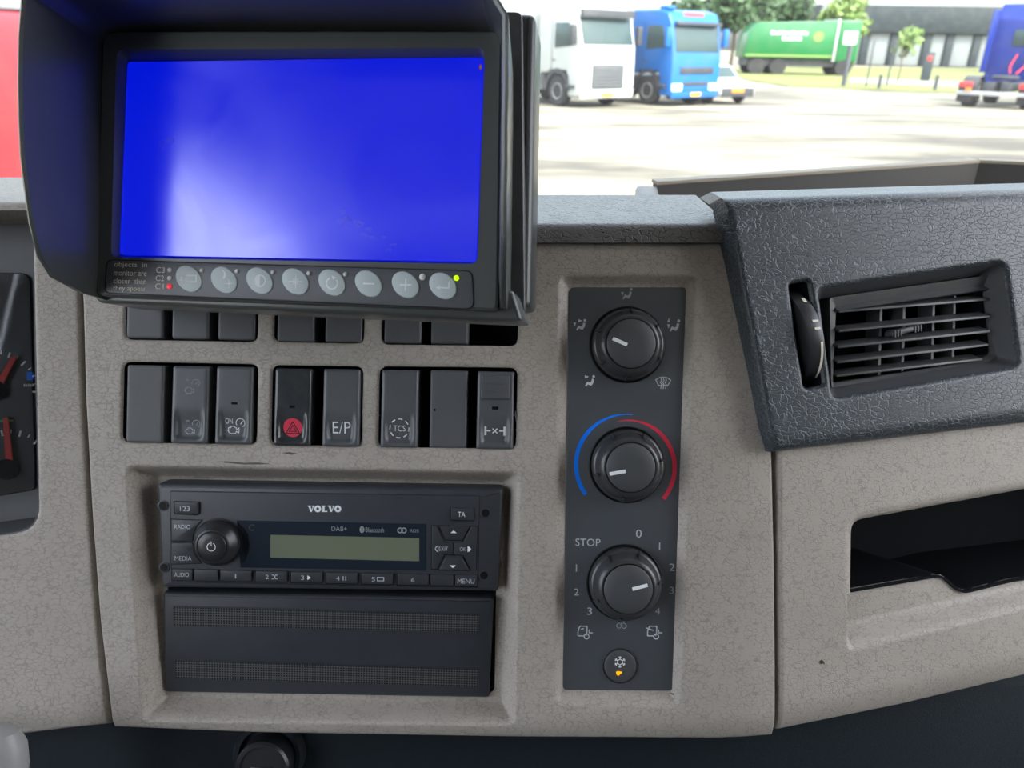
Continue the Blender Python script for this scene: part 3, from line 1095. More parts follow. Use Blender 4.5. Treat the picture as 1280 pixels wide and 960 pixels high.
A, B = V_.px(1046, 377, -10), V_.px(1240, 350, -10)
T.part('top_bar', MB().loft([[(p.x, p.y - 0.0052, p.z + 0.0005), (p.x, p.y + 0.0008, p.z - 0.006), (p.x, p.y + 0.0008, p.z - 0.010), (p.x, p.y - 0.0060, p.z - 0.004)] for p in (A, B)]), 'vent_black')
for x, yt, yb in ((1102, 372, 470), (1131, 368, 466), (1168, 362, 460), (1194, 358, 455)):
    A, B = V_.px(x, yt, -17), V_.px(x - 3, yb, -17)
    def sec(p):
        return [(p.x - 0.0008, p.y, p.z), (p.x + 0.0008, p.y, p.z), (p.x + 0.0008, p.y, p.z - 0.012), (p.x - 0.0008, p.y, p.z - 0.012)]
    T.part('vane', MB().loft([sec(A), sec(B)]), 'vent_black', label='upright vane behind the slats')
A = V_.px(1131, 416, -8)
tab = T.part('thumb_tab', MB().slab(round_poly([(A.x - 0.0105, A.y - 0.0015), (A.x + 0.0105, A.y + 0.0012), (A.x + 0.0100, A.y + 0.0042), (A.x - 0.0098, A.y + 0.0018)], 0.0012, 3), -0.012, -0.0055, 0.001), 'vent_black')
mb = MB()
for i in range(10):
    if 3 <= i <= 6:
        continue
    x = A.x - 0.0088 + i * 0.00195
    yy = A.y + (x - A.x) * 0.13
    mb.box(x - 0.0003, x + 0.0003, yy - 0.0010, yy + 0.0028, -0.0056, -0.0050)
T.part('tab_ribs', mb, 'mesh_grey', tab)

# thumbwheel in the slot beside the vent
pc = V_.px(1001, 420, -10)
T = Thing('vent_thumbwheel', 'black vent thumbwheel with white marks in the narrow slot beside the vent', 'thumbwheel', V_, pc)
def wheel_pt(a, r_, x):
    # disc turning about a level axis; leans like the slot
    return (pc.x + x - 0.16 * 0 + math.sin(a) * r_ * -0.135, pc.y + math.sin(a) * r_, pc.z - 0.014 + math.cos(a) * r_)
rings = []
for x, r_ in ((-0.0062, 0.0270), (-0.0054, 0.0290), (0.0, 0.0298), (0.0036, 0.0290), (0.0048, 0.0266)):
    rings.append([wheel_pt(2 * math.pi * i / 48, r_, x) for i in range(48)])
T.part('wheel', MB().loft(rings), 'knob_black')
def wmark(a0, a1, x0, x1, n):
    v, f = [], []
    for i in range(n + 1):
        a = R(a0 + (a1 - a0) * i / n)
        v += [wheel_pt(a, 0.0300, x0), wheel_pt(a, 0.0300, x1)]
        if i:
            f.append((2 * i - 2, 2 * i - 1, 2 * i + 1, 2 * i))
    return MB().add(v, f)
T.part('mark', wmark(37, 43, -0.0008, 0.0012, 3), 'print_bone', fix=False)
T.part('mark', wmark(13, 15.5, -0.0014, 0.0020, 2), 'print_bone', fix=False)
T.part('mark', wmark(5, 7.5, -0.0014, 0.0020, 2), 'print_bone', fix=False)
T.part('mark', wmark(-52, -8, 0.0006, 0.0021, 10), 'print_bone', fix=False, label='long pale mark on the wheel')

# ------------------------------------------------------------------ lower right panel with storage opening
U, V, W, outl = coons(RR, [(975, 520), (975.5, 700), (977.5, 930)], [(2000, 300), (2000, 900)], [(975, 548), (1280, 505), (2000, 410)],
                      [(977.5, 917), (1130, 886), (1280, 850), (2000, 675)], 2.0)
OPEN = round_poly([(1068, 652), (1290, 611), (1560, 561), (1560, 690), (1280, 729), (1217, 745), (1192, 722), (1067, 744)], [16, 0, 9, 9, 0, 12, 12, 5], 6)
def h_right(x, y):
    ylip = 744 - 0.178 * (x - 1066)
    ybot = 817 - 0.245 * (x - 1062)
    t = (y - ylip) / (ybot - ylip)
    f = np.where(t < -0.02, 0, 1 - sstep((t - 0.55) / 0.45))
    hh = -10.0 * sstep((x - 1058) / 9.0) * f * sstep((t + 0.02) / 0.02 + 1)
    hh += -2.2 * np.clip(1 - np.maximum(sdf_poly(x, y, OPEN), 0) / 13.0, 0, 1) ** 2 * (t < 0)
    yb = np.interp(x, [980, 1130, 1280, 2000], [917, 886, 850, 675])
    hh += -5.0 * np.clip((y - yb + 40) / 40, 0, 1) ** 2
    return hh
me = relief('panel', RR, U, V, W, outl, h_right, [OPEN], roll=1.2, skirt=16, off=RR.px(1000, 905, 0))
T = Thing('storage_panel', 'beige grained lower panel with a dark open storage slot at right', 'dashboard panel', RR, RR.px(1000, 905, 0))
link('panel', me, 'beige_grain', T.o)
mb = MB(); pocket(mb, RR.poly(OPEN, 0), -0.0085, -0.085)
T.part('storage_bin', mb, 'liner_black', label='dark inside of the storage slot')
# dried splashes on the panel
for nm, cx, cy, pts, mat in (('dried_stain', 1148, 778, [(-0.5, 1.6), (0.2, 1.2), (0.4, 0.2), (1.3, -0.9), (1.0, -1.6), (0.3, -0.9), (-0.3, 0.1)], 'crumb_tan'),
                             ('brown_spot', 1027, 828, [(-0.6, 0.3), (0.0, 0.7), (0.6, 0.2), (0.9, -0.8), (0.4, -0.2), (-0.2, -0.5)], 'spot_brown')):
    sz = 8 if nm == 'dried_stain' else 5
    q = [(cx + x * sz, cy - y * sz) for x, y in pts]
    cen = (sum(p[0] for p in q) / len(q), sum(p[1] for p in q) / len(q))
    hz = h_right(np.array([p[0] for p in q + [cen]], float), np.array([p[1] for p in q + [cen]], float)) + 0.35
    v = [tuple(RR.px(p[0], p[1], float(w))) for p, w in zip(q + [cen], hz)]
    T.part(nm, MB().add(v, [(i, (i + 1) % len(q), len(q)) for i in range(len(q))]), mat, fix=False, smooth=0)

# ------------------------------------------------------------------ knee panel under the dashboard
T = Thing('knee_panel', 'dark grained lower dashboard running under the beige panels', 'dashboard panel', C, C.px(640, 960, -30))
plan = [(-0.50, 0.012), (-0.30, -0.014), (-0.10, -0.026), (0.145, -0.030), (0.30, -0.066), (0.55, -0.128), (0.90, -0.216)]
vt, vbm = C.px(640, 880, -30).y, C.px(640, 1500, -30).y
rings = []
for u, w in plan:
    sl = -0.03 if u > 0.145 else 0.0
    rings.append([(u, vt + 0.008, w - 0.012), (u, vt, w), (u, vbm, w - 0.02), (u, vbm, w - 0.05), (u, vt + 0.008, w - 0.05)])
T.part('panel', MB().loft(rings), 'knee_grain', smooth=40)

# round socket cap under the radio
p = C.px(334, 950, -20)
T = Thing('socket_cap', 'black round socket cap on the dark panel below the radio', 'socket', C, p)
T.part('collar', MB().lathe([(0.0205, -0.032), (0.0205, -0.022), (0.0190, -0.0195), (0.0165, -0.0195), (0.0155, -0.023)], (p.x, p.y + 0.002, 0), 40), 'knee_grain')
cap = T.part('cap', MB().lathe([(0.0152, -0.030), (0.0152, -0.010), (0.0140, -0.0085), (0.0125, -0.0085), (0.0120, -0.0095)], (p.x + 0.0005, p.y, 0), 40), 'knob_black')
T.part('grip_rib', MB().box(p.x - 0.006, p.x + 0.006, p.y - 0.0015, p.y + 0.0015, -0.0098, -0.0086), 'knob_black', cap, bevel=0.0004)

# pale lever knob at the lower left corner
q = C.px(-8, 962, 45)
T = Thing('lever_knob', 'pale grey rounded lever knob at the bottom left corner', 'lever', C, (q.x, q.y - 0.05, q.z))
prof = [(0.004, 0.012), (0.0115, 0.0085), (0.0150, 0.002), (0.0160, -0.008), (0.0150, -0.022), (0.0120, -0.040), (0.0085, -0.058), (0.0065, -0.10)]
rings = [[(q.x + r_ * math.cos(2 * math.pi * i / 32), q.y + z + 0.010, q.z + 0.75 * r_ * math.sin(2 * math.pi * i / 32)) for i in range(32)] for r_, z in prof]
kn = T.part('knob', MB().loft(rings), 'lever_grey')
T.part('insert', MB().lathe([(0.0085, 0.0), (0.0085, 0.0022), (0.006, 0.0034)], (q.x - 0.003, q.y - 0.003, q.z + 0.0098), 28), 'cab_dark', kn, label='dark oval insert on the knob')

# ------------------------------------------------------------------ rocker switches
SWW, SWH = 0.0101, 0.0212                        # half width and height
def rocker_z(X, Y):
    dd = -sdf_poly(X, Y, round_poly([(-0.0078, -0.0196), (0.0078, -0.0196), (0.0086, 0.004), (-0.0086, 0.004)], 0.0045, 6))
    return -0.0010 * (Y + SWH) / (2 * SWH) - 0.0024 * sstep(dd / 0.0022) * sstep((0.000 - Y) / 0.013)
def switch_mesh(name, kind):
    """moulded rocker: rounded block, scooped finger rest at the foot for the working ones"""
    xs = np.concatenate([[-SWW, -SWW + 0.0002, -SWW + 0.0006, -SWW + 0.0012], np.linspace(-SWW + 0.002, SWW - 0.002, 17), [SWW - 0.0012, SWW - 0.0006, SWW - 0.0002, SWW]])
    ys = np.concatenate([[-SWH, -SWH + 0.0002, -SWH + 0.0006, -SWH + 0.0012], np.linspace(-SWH + 0.002, SWH - 0.002, 39), [SWH - 0.0012, SWH - 0.0006, SWH - 0.0002, SWH]])
    X, Y = np.meshgrid(xs, ys)
    d = np.minimum(SWW - np.abs(X), SWH - np.abs(Y))
    Z = -rollz(d, 0.0012 if kind == 'blank' else 0.0018)
    # soften the corners
    cx, cy = np.maximum(np.abs(X) - (SWW - 0.0025), 0), np.maximum(np.abs(Y) - (SWH - 0.0025), 0)
    over = np.maximum(np.hypot(cx, cy) - 0.0025, 0)
    Z -= over * 1.5
    if kind != 'blank':
        Z += rocker_z(X, Y)
    ny, nx = X.shape
    v = np.stack([X, Y, Z], -1).reshape(-1, 3)
    idx = np.arange(ny * nx).reshape(ny, nx)
    q = np.stack([idx[:-1, :-1], idx[:-1, 1:], idx[1:, 1:], idx[1:, :-1]], -1).reshape(-1, 4)
    ring = list(idx[0, :]) + list(idx[1:, -1]) + list(idx[-1, -2::-1]) + list(idx[-2:0:-1, 0])
    n0, m = len(v), len(ring)
    sk = v[ring].copy()
    sk[:, 2] = -0.020
    faces = q.tolist() + [(ring[i], n0 + i, n0 + (i + 1) % m, ring[(i + 1) % m]) for i in range(m)] + [tuple(n0 + i for i in range(m))]
    return MB().add(np.concatenate([v, sk]).tolist(), faces).mesh(name, smooth=60)
SWM = {k: switch_mesh('body', k) for k in ('blank', 'rocker')}
SWM['rocker_gloss'] = SWM['rocker'].copy()
SWM['blank'].materials.append(M['switch_matte']); SWM['rocker'].materials.append(M['switch_black']); SWM['rocker_gloss'].materials.append(M['switch_gloss'])
ENGINE = [(-1.0, -0.1), (-0.75, -0.1), (-0.75, 0.35), (-0.35, 0.35), (-0.35, 0.6), (0.2, 0.6), (0.45, 0.35), (0.6, 0.35), (0.6, 0.1), (0.85, 0.1), (0.95, 0.3),
          (1.05, 0.3), (1.05, -0.5), (0.9, -0.5), (0.6, -0.25), (0.45, -0.65), (-0.4, -0.65), (-0.75, -0.35), (-0.75, -0.1)]
def sw_ink(T, name, mat, z, strokes=(), fills=(), lw=0.00035, parent=None):
    mb = MB()
    for s_ in strokes:
        cl = isinstance(s_, dict)
        p = s_['p'] if cl else s_
        pp = p
        mb.stroke(dense(pp, s_.get('c', False) if cl else False), s_.get('w', lw) if cl else lw, z, False)
    for f in fills:
        c0 = (sum(q[0] for q in f) / len(f), sum(q[1] for q in f) / len(f))
        rr = [[(c0[0] + (q[0] - c0[0]) * t, c0[1] + (q[1] - c0[1]) * t, z) for q in f] for t in (0.02, 0.35, 0.7, 1.0)]
        mb.loft(rr, True, False)
    drape(T, mb, z)
    return T.part(name, mb, mat, parent, fix=False, smooth=0)
def sc(pts, s, dx, dy):
    return [(x * s + dx, y * s + dy) for x, y in pts]
def dense(p, closed):
    p = list(p) + ([p[0]] if closed else [])
    out = [p[0]]
    for a, b in zip(p[:-1], p[1:]):
        n_ = max(1, int(math.hypot(b[0] - a[0], b[1] - a[1]) / 0.0008))
        out += [(a[0] + (b[0] - a[0]) * i / n_, a[1] + (b[1] - a[1]) * i / n_) for i in range(1, n_ + 1)]
    return out
def drape(T, mb, z):
    """print follows the moulded face"""
    if T.o.name.startswith('rocker'):
        X, Y = np.array([p[0] for p in mb.v]), np.array([p[1] for p in mb.v])
        Z = rocker_z(X, Y)
        lift = 0.00012 if z < 0.0003 else z
        if z < LZ + 0.00005:
            extra = 0.0
        else:
            extra = 0.00008
        mb.v = [(x, y, zz + 0.00012 + extra) for (x, y, _), zz in zip(mb.v, Z)]
    return mb
def sw_text(T, txt, cx, cy, wd, ht, z, mat='print_white'):
    v, f, tw, th = text_geo(txt)
    return T.part('lettering', drape(T, MB().add([(cx + (x / tw - 0.5) * wd, cy + (y / th - 0.5) * ht, z) for x, y in v], f), z), mat, fix=False, smooth=0)

def make_switch(label, cx, cy, kind, w=2.0, grp=None):
    p = C.px(cx, cy, w)
    T = Thing('rocker_switch' if kind != 'blank' else 'switch_blank', label, 'switch' if kind != 'blank' else 'switch blank', C, p, group=grp)
    T.o['group'] = grp or 'lower row of dashboard switches'
    T.off = (0, 0, 0)
    o = link('body', SWM[kind], None, T.o)
    return T
LZ = -0.0024 + 0.00018     # foot of the scoop
# lower row
make_switch('plain black blank cover at the left end of the lower switch row', 181, 505, 'blank', 1.5, 'lower row of dashboard switches')
T = make_switch('black rocker with plus and minus engine speed symbols in the lower switch row', 236.5, 506, 'rocker')
for dy, sgn in ((0.0100, 1), (-0.0123, 0)):
    z = -0.0006 if sgn else LZ
    st = [sc(ENGINE, 0.0026, -0.0005, dy - 0.002), {'p': sc(arc(0, 0, 1, 200, -50, 18), 0.0021, 0.0031, dy + 0.0018)},
          [(0.0031, dy + 0.0012), (0.0042, dy + 0.0028)], [(-0.0026, dy + 0.0035), (-0.0006, dy + 0.0035)]]
    if sgn:
        st.append([(-0.0016, dy + 0.0045), (-0.0016, dy + 0.0025)])
    sw_ink(T, 'engine_symbol', 'print_dim' if sgn else 'print_grey', z, st, lw=0.0003)
T = make_switch('black rocker marked ON above an engine symbol in the lower switch row', 291.5, 507, 'rocker')
sw_text(T, 'ON', -0.0028, -0.0085, 0.0040, 0.0030, LZ)
sw_ink(T, 'engine_symbol', 'print_white', LZ, [sc(ENGINE, 0.0032, -0.0008, -0.0133), {'p': sc(arc(0, 0, 1, 210, -60, 18), 0.0024, 0.0034, -0.0095)}, [(0.0034, -0.0102), (0.0046, -0.0084)]], lw=0.00042)
sw_ink(T, 'indicator_window', 'liner_black', -0.0007, fills=[rect(-0.0012, 0.0006, 0.0022, 0.0019)])
T = make_switch('glossy black hazard light rocker with a red disc and triangle', 365, 509, 'rocker_gloss', 2.5)
sw_ink(T, 'red_disc', 'hazard_red', LZ, fills=[circle(0, -0.0112, 0.0052, 36)])
tri = lambda s: [(s * math.cos(R(90 + 120 * i)), -0.0122 + s * math.sin(R(90 + 120 * i))) for i in range(3)]
sw_ink(T, 'hazard_triangle', 'print_darkred', LZ + 0.0001, [{'p': tri(0.0042), 'c': True, 'w': 0.0005}, {'p': tri(0.0022), 'c': True, 'w': 0.0005}])
sw_ink(T, 'indicator_window', 'liner_black', -0.0007, fills=[rect(-0.0014, -0.0005, 0.0014, 0.0010)])
T = make_switch('black rocker marked E/P beside the hazard switch', 426, 510, 'rocker')
sw_text(T, 'E/P', 0.0002, -0.0108, 0.0098, 0.0066, LZ)
T = make_switch('black rocker marked TCS in a broken ring', 499, 511, 'rocker')
sw_text(T, 'TCS', 0.0, -0.0108, 0.0066, 0.0032, LZ)
sw_ink(T, 'broken_ring', 'print_white', LZ, [arc(0, -0.0108, 0.0052, a + 6, a + 32, 4) for a in range(20, 380, 45)], lw=0.0006)
T = make_switch('plain black blank cover between the TCS and axle lock rockers', 560.5, 511.5, 'blank', 0.5)
sw_ink(T, 'dust_speck', 'liner_black', 0.0001, fills=[circle(-0.0075, -0.0005, 0.0007, 10)])
T = make_switch('black axle lock rocker with a ribbed safety catch at the right end', 619, 513, 'rocker')
catch = T.part('safety_catch', MB().slab(round_poly(rect(-0.0078, 0.0062, 0.0078, 0.0192), 0.0010, 3), -0.004, 0.0013, 0.0006), 'switch_black', bevel=0)
for yy in (0.0106, 0.0146):
    T.part('rib', MB().box(-0.0048, 0.0048, yy - 0.00035, yy + 0.00035, 0.0010, 0.00175), 'switch_black', catch, bevel=0.0001)
sw_ink(T, 'indicator_window', 'liner_black', -0.0007, fills=[round_poly(rect(-0.0018, 0.0004, 0.0018, 0.0021), 0.0006, 3)])
sw_ink(T, 'axle_symbol', 'print_white', LZ, [{'p': [(-0.0052, -0.0088), (-0.0052, -0.0138)], 'w': 0.0011}, {'p': [(0.0052, -0.0088), (0.0052, -0.0138)], 'w': 0.0011},
       {'p': [(-0.0052, -0.0113), (-0.0024, -0.0113)], 'w': 0.0007}, {'p': [(0.0052, -0.0113), (0.0024, -0.0113)], 'w': 0.0007},
       {'p': [(-0.0013, -0.0100), (0.0013, -0.0126)], 'w': 0.0006}, {'p': [(-0.0013, -0.0126), (0.0013, -0.0100)], 'w': 0.0006}])
# upper row, its top behind the monitor
for cx, yb, lab in ((181.5, 424, 'black blank cover leftmost in the upper row, half behind the monitor'), (238.5, 425, 'black blank cover second from left in the upper row below the monitor'),
                    (296, 426, 'black blank cover third from left in the upper row below the monitor'), (370, 428, 'left one of the middle pair of upper blank covers'),
                    (430, 429, 'right one of the middle pair of upper blank covers'), (504, 430, 'black blank cover left of two in the upper right bay'),
                    (562.5, 431, 'black blank cover beside the empty slot in the upper right bay')):
    make_switch(lab, cx, yb - 49.5, 'blank', 0.5, 'upper row of blank switch covers')

# ------------------------------------------------------------------ radio
RD = Frame(C.world(C.px(412, 672, -4.0)), X0, UP0 * math.cos(R(3.5)) + FWD * -math.sin(R(3.5)))
def rp(pts, w=0.0):
    return RD.poly(pts, w)
T = Thing('car_radio', 'black single slot truck radio with a greenish display and round volume knob', 'radio', RD, RD.px(412, 740, 0))
FACE = round_poly([(196, 604), (629, 611), (623, 740), (202, 735)], [6, 6, 6, 6], 4)
T.part('face_frame', MB().slab(rp(FACE), -0.022, 0.0, 0.0022), 'radio_black')
INNER = round_poly([(213, 614), (599, 620), (597, 734), (215, 727)], 1.5, 2)
T.part('face_plate', MB().slab(rp(INNER, 0.35), -0.001, 0.00045, 0.0003), 'radio_black')
mb = MB(); mb.stroke(rp(INNER, 0.1), 0.00055, 0.0001, True)
T.part('panel_gap', mb, 'hole_black', fix=False, smooth=0)
for x, y in ((204, 632), (205.5, 709), (607, 641), (605, 719)):
    c = RD.px(x, y, 0)
    mb = MB().lathe([(0.0027, 0.00005), (0.0030, 0.0003), (0.0023, 0.0004), (0.0021, 0.00008)], (c.x, c.y, 0), 20)
    hb = T.part('key_hole', mb, 'radio_black')
    T.part('hole', MB().fill(circle(c.x, c.y, 0.0022, 20), 0.00032), 'hole_black', hb, fix=False, smooth=0)
def key(poly, w1=1.3, r_=1.6, mat='radio_key', rnd=True, bev=0.0005, name='button'):
    q = poly
    cut = T.part('gap_' + name if False else 'button_gap', MB().fill(rp([(x, y) for x, y in q], 0.5), 0.00052), 'hole_black', fix=False, smooth=0)
    pts = rp(q, w1)
    if area2(pts) < 0:
        pts = pts[::-1]
    rm = max(r_, 1.2) * 0.00045
    ins = round_poly(inset(pts, 0.00030), rm, 3)
    o = T.part(name, MB().slab(ins, -0.0005, w1 * 0.001, min(bev, rm * 0.6)), mat)
    cut.parent = o
    return o
def ktext(o, txt, cx, cy, wd, ht, w, mat='print_grey'):
    return T.part('lettering', put_text(MB(), RD, txt, cx, cy, wd, ht, w), mat, o, fix=False, smooth=0)
def kink(o, cx, cy, s, w, strokes=(), fills=(), lw=0.15, mat='print_grey', name='symbol'):
    return T.part(name, put_ink(MB(), RD, cx, cy, s, w, strokes, fills, lw), mat, o, fix=False, smooth=0)
ktext(key([(217, 626), (248, 627), (248, 644.5), (218, 643)], 2.0), '123', 231, 636, 12, 6, 2.06)
arcR = [(253 - 3.5 * 0, 650), (248.5, 655), (243.5, 664), (242, 676)]
ktext(key([(213.5, 648.5), (254, 649.5), (247, 658), (243, 666), (241.5, 677), (213.5, 677)], 0.9, 0.8), 'RADIO', 228, 658.5, 20, 5.5, 0.96)
ktext(key([(213.5, 678), (241.5, 678), (243, 688), (247, 697), (253.5, 704.5), (213.5, 706)], 0.9, 0.8), 'MEDIA', 229, 698, 21, 5.5, 0.96)
ktext(key([(214.5, 710.5), (241, 711), (241, 726.5), (214.5, 725.5)], 1.6, 1.2), 'AUDIO', 227, 718.5, 18, 5.5, 1.66)
key([(242, 711), (273, 711.5), (273, 727), (242, 726.5)], 1.8, 1.2)
labs = {0: '1', 1: '2', 2: '3', 3: '4', 4: '5', 5: '6'}
for i in range(6):
    x0 = 274.5 + 44.3 * i
    yy = 712.2 + 0.95 * i
    o = key([(x0, yy), (x0 + 40, yy + 0.6), (x0 + 40, yy + 15.4), (x0, yy + 14.8)], 2.0, 1.6)
    cx = x0 + (20 if i in (0, 5) else 15)
    ktext(o, labs[i], cx, yy + 8, 1.5 if i == 0 else 4, 5.5, 2.06)
    if i == 1:
        kink(o, cx + 9.5, yy + 8, 3, 2.06, [[(-1.2, 0.8), (-0.4, 0.8), (0.4, -0.8), (1.2, -0.8)], [(-1.2, -0.8), (-0.4, -0.8), (0.4, 0.8), (1.2, 0.8)]], lw=0.32)
    if i == 2:
        kink(o, cx + 8, yy + 8, 3, 2.06, fills=[[(-0.6, -1.0), (0.8, 0), (-0.6, 1.0)]], mat='print_white')
    if i == 3:
        kink(o, cx + 8, yy + 8, 3, 2.06, [[(-0.5, -0.9), (-0.5, 0.9)], [(0.6, -0.9), (0.6, 0.9)]], lw=0.4)
    if i == 4:
        kink(o, cx + 9, yy + 8, 3, 2.06, [{'p': rect(-1.3, -0.7, 1.3, 0.7), 'c': True}], lw=0.4)
key([(537.5, 717.5), (567.5, 718), (567.5, 733), (537.5, 732.5)], 1.6, 1.0)
ktext(key([(568.5, 718), (597, 718.5), (596.5, 733.5), (568.5, 733)], 1.6, 1.0), 'MENU', 582.5, 726.5, 21, 6, 1.66)
ktext(key([(563.5, 634), (592.5, 634.5), (592.5, 651.5), (563.5, 651)], 1.8, 1.2), 'TA', 577, 643, 9, 6.5, 1.86, 'print_white')
# four-way pad
o = key([(548, 656.5), (588.5, 657), (578, 676), (556.5, 675.5)], 1.5, 1.2)
kink(o, 567, 665, 4, 1.56, fills=[[(-1.0, -0.35), (1.0, -0.35), (0, 0.55)]], mat='print_white')
o = key([(539, 656), (547, 656.5), (555.5, 677), (566.5, 677.5), (566.5, 694), (556, 694), (547, 712), (539, 712)], 1.0, 0.8)
ktext(o, 'EXIT', 554.5, 686, 11, 5, 1.06)
kink(o, 546, 686, 4, 1.06, [{'p': [(0.4, 0.9), (0.4, -0.9), (-0.1, -0.7), (-0.5, 0), (-0.1, 0.7)], 'c': True}], lw=0.2, mat='print_white')
o = key([(567.5, 677.5), (579, 677), (589, 657), (596.5, 657), (596, 713), (588, 713), (578.5, 694.5), (567.5, 694)], 1.0, 0.8)
ktext(o, 'OK', 578.5, 686.5, 7.5, 5, 1.06)
kink(o, 586.5, 686.5, 4, 1.06, fills=[[(-0.5, 0.9), (0.1, 0.7), (0.6, 0), (0.1, -0.7), (-0.5, -0.9)]], mat='print_white')
o = key([(557, 695.5), (577.5, 696), (587, 713.5), (548, 713)], 1.5, 1.2)
kink(o, 566, 708, 4, 1.56, fills=[[(-1.0, 0.35), (1.0, 0.35), (0, -0.55)]], mat='print_white')
# display window, cut away round the knob
dp = [(295, 650.5), (533, 655), (532.5, 713.5), (300, 709.5), (306.5, 700)] + [(310.5, 690), (311.5, 680), (309.5, 668), (304, 659)]
o = T.part('display_window', MB().slab(rp(round_poly(dp, [1.5, 2, 2, 1, 0, 0, 0, 0, 0], 3), 0.7), -0.0004, 0.0007, 0.0002), 'display_glass')
T.part('lcd', MB().fill(rp([(338, 668.5), (524, 672.5), (524, 701.5), (338, 697)], 0.78), 0.00078), 'lcd_green', o, fix=False, smooth=0, label='greenish unlit display')
def dtext(txt, cx, cy, wd, ht):
    T.part('lettering', put_text(MB(), RD, txt, cx, cy, wd, ht, 0.8), 'print_dim', o, fix=False, smooth=0)
dtext('DAB+', 424, 661, 19, 5.5); dtext('Bluetooth', 468.5, 662.5, 23, 6); dtext('RDS', 518, 663.5, 11, 4)
kink(o, 452.5, 662, 4, 0.8, fills=[circle(0, 0, 0.75, 14, 1.05)], mat='print_dim')
kink(o, 452.5, 662, 4, 0.84, [[(-0.35, 0.35), (0.3, -0.3), (0, -0.7), (0, 0.7), (0.3, 0.3), (-0.35, -0.35)]], lw=0.14, mat='display_glass')
kink(o, 502.5, 663, 4, 0.8, [{'p': circle(-0.6, 0, 0.75, 14), 'c': True}, {'p': circle(0.6, 0, 0.75, 14), 'c': True}], lw=0.35, mat='print_dim')
kink(o, 315, 659.5, 4, 0.8, [arc(0, 0, 0.9, 40, 320, 12)], lw=0.35, mat='radio_key')
# maker's name in wide slab letters
def slab_letters(cx, cy, wd, ht, w):
    mb = MB()
    uw = wd / 5.0
    hh = ht / 2
    Vs = [(-0.55, 1, -0.05, 1), ]
    for i, ch in enumerate('VOLVO'):
        x = cx + (i - 2) * uw
        s_, fl = [], []
        if ch == 'V':
            fl = [[(-0.42, 1), (-0.10, 1), (0.10, -0.35), (0.22, 0.35), (0.30, 1), (0.44, 1), (0.12, -1), (-0.10, -1)], [(-0.5, 1), (-0.02, 1), (-0.02, 0.7), (-0.5, 0.7)], [(0.14, 1), (0.5, 1), (0.5, 0.7), (0.14, 0.7)]]
        elif ch == 'L':
            fl = [[(-0.28, 1), (0.02, 1), (0.02, -1), (-0.28, -1)], [(-0.42, 1), (0.16, 1), (0.16, 0.7), (-0.42, 0.7)], [(-0.42, -0.68), (0.40, -0.68), (0.42, -0.2), (0.44, -1), (-0.42, -1)]]
        else:
            s_ = [{'p': [(0.36 * math.cos(a), 0.78 * math.sin(a)) for a in [2 * math.pi * k_ / 20 for k_ in range(20)]], 'c': True, 'w': 0.30}]
        c = RD.px(x, cy, w); k = RD.k(x, cy, w)
        for st in s_:
            mb.stroke([(c.x + p * uw * k, c.y + q * hh * k) for p, q in st['p']], st['w'] * uw * k, c.z, True)
        for f in fl:
            mb.fill([(c.x + p * uw * k, c.y + q * hh * k) for p, q in f], c.z)
    return mb
T.part('lettering', slab_letters(405.5, 636, 42, 8, 0.52), 'print_white', fix=False, smooth=0)
# volume knob
c = RD.px(273, 677.5, 0.4)
T.part('knob_well', MB().lathe([(0.0134, 0.0003), (0.0134, 0.0011), (0.0128, 0.0011), (0.0126, 0.0003)], (c.x, c.y, 0), 48), 'knob_black')
kb = T.part('volume_knob', MB().lathe([(0.0124, 0.0), (0.0124, 0.0035), (0.0119, 0.0052), (0.0112, 0.0058), (0.0094, 0.0092), (0.0086, 0.0097), (0.0083, 0.0097)], (c.x, c.y, 0), 56), 'knob_black', smooth=40)
T.part('knob_gap', MB().lathe([(0.0084, 0.0096), (0.0084, 0.00985), (0.0079, 0.00985), (0.0079, 0.0096)], (c.x, c.y, 0), 48), 'hole_black', kb)
T.part('knob_face', MB().lathe([(0.0079, 0.0090), (0.0079, 0.0097), (0.0074, 0.0102), (0.0040, 0.0104), (0.0008, 0.0105)], (c.x, c.y, 0), 48), 'knob_black', kb, smooth=50)
mb = MB()
mb.stroke([(c.x + x, c.y + y) for x, y in arc(0, 0, 0.0022, 115, 425, 20)], 0.00038, 0.01055)
mb.stroke([(c.x, c.y + 0.0006), (c.x, c.y + 0.0030)], 0.00038, 0.01055)
T.part('power_symbol', mb, 'print_white', kb, fix=False, smooth=0)

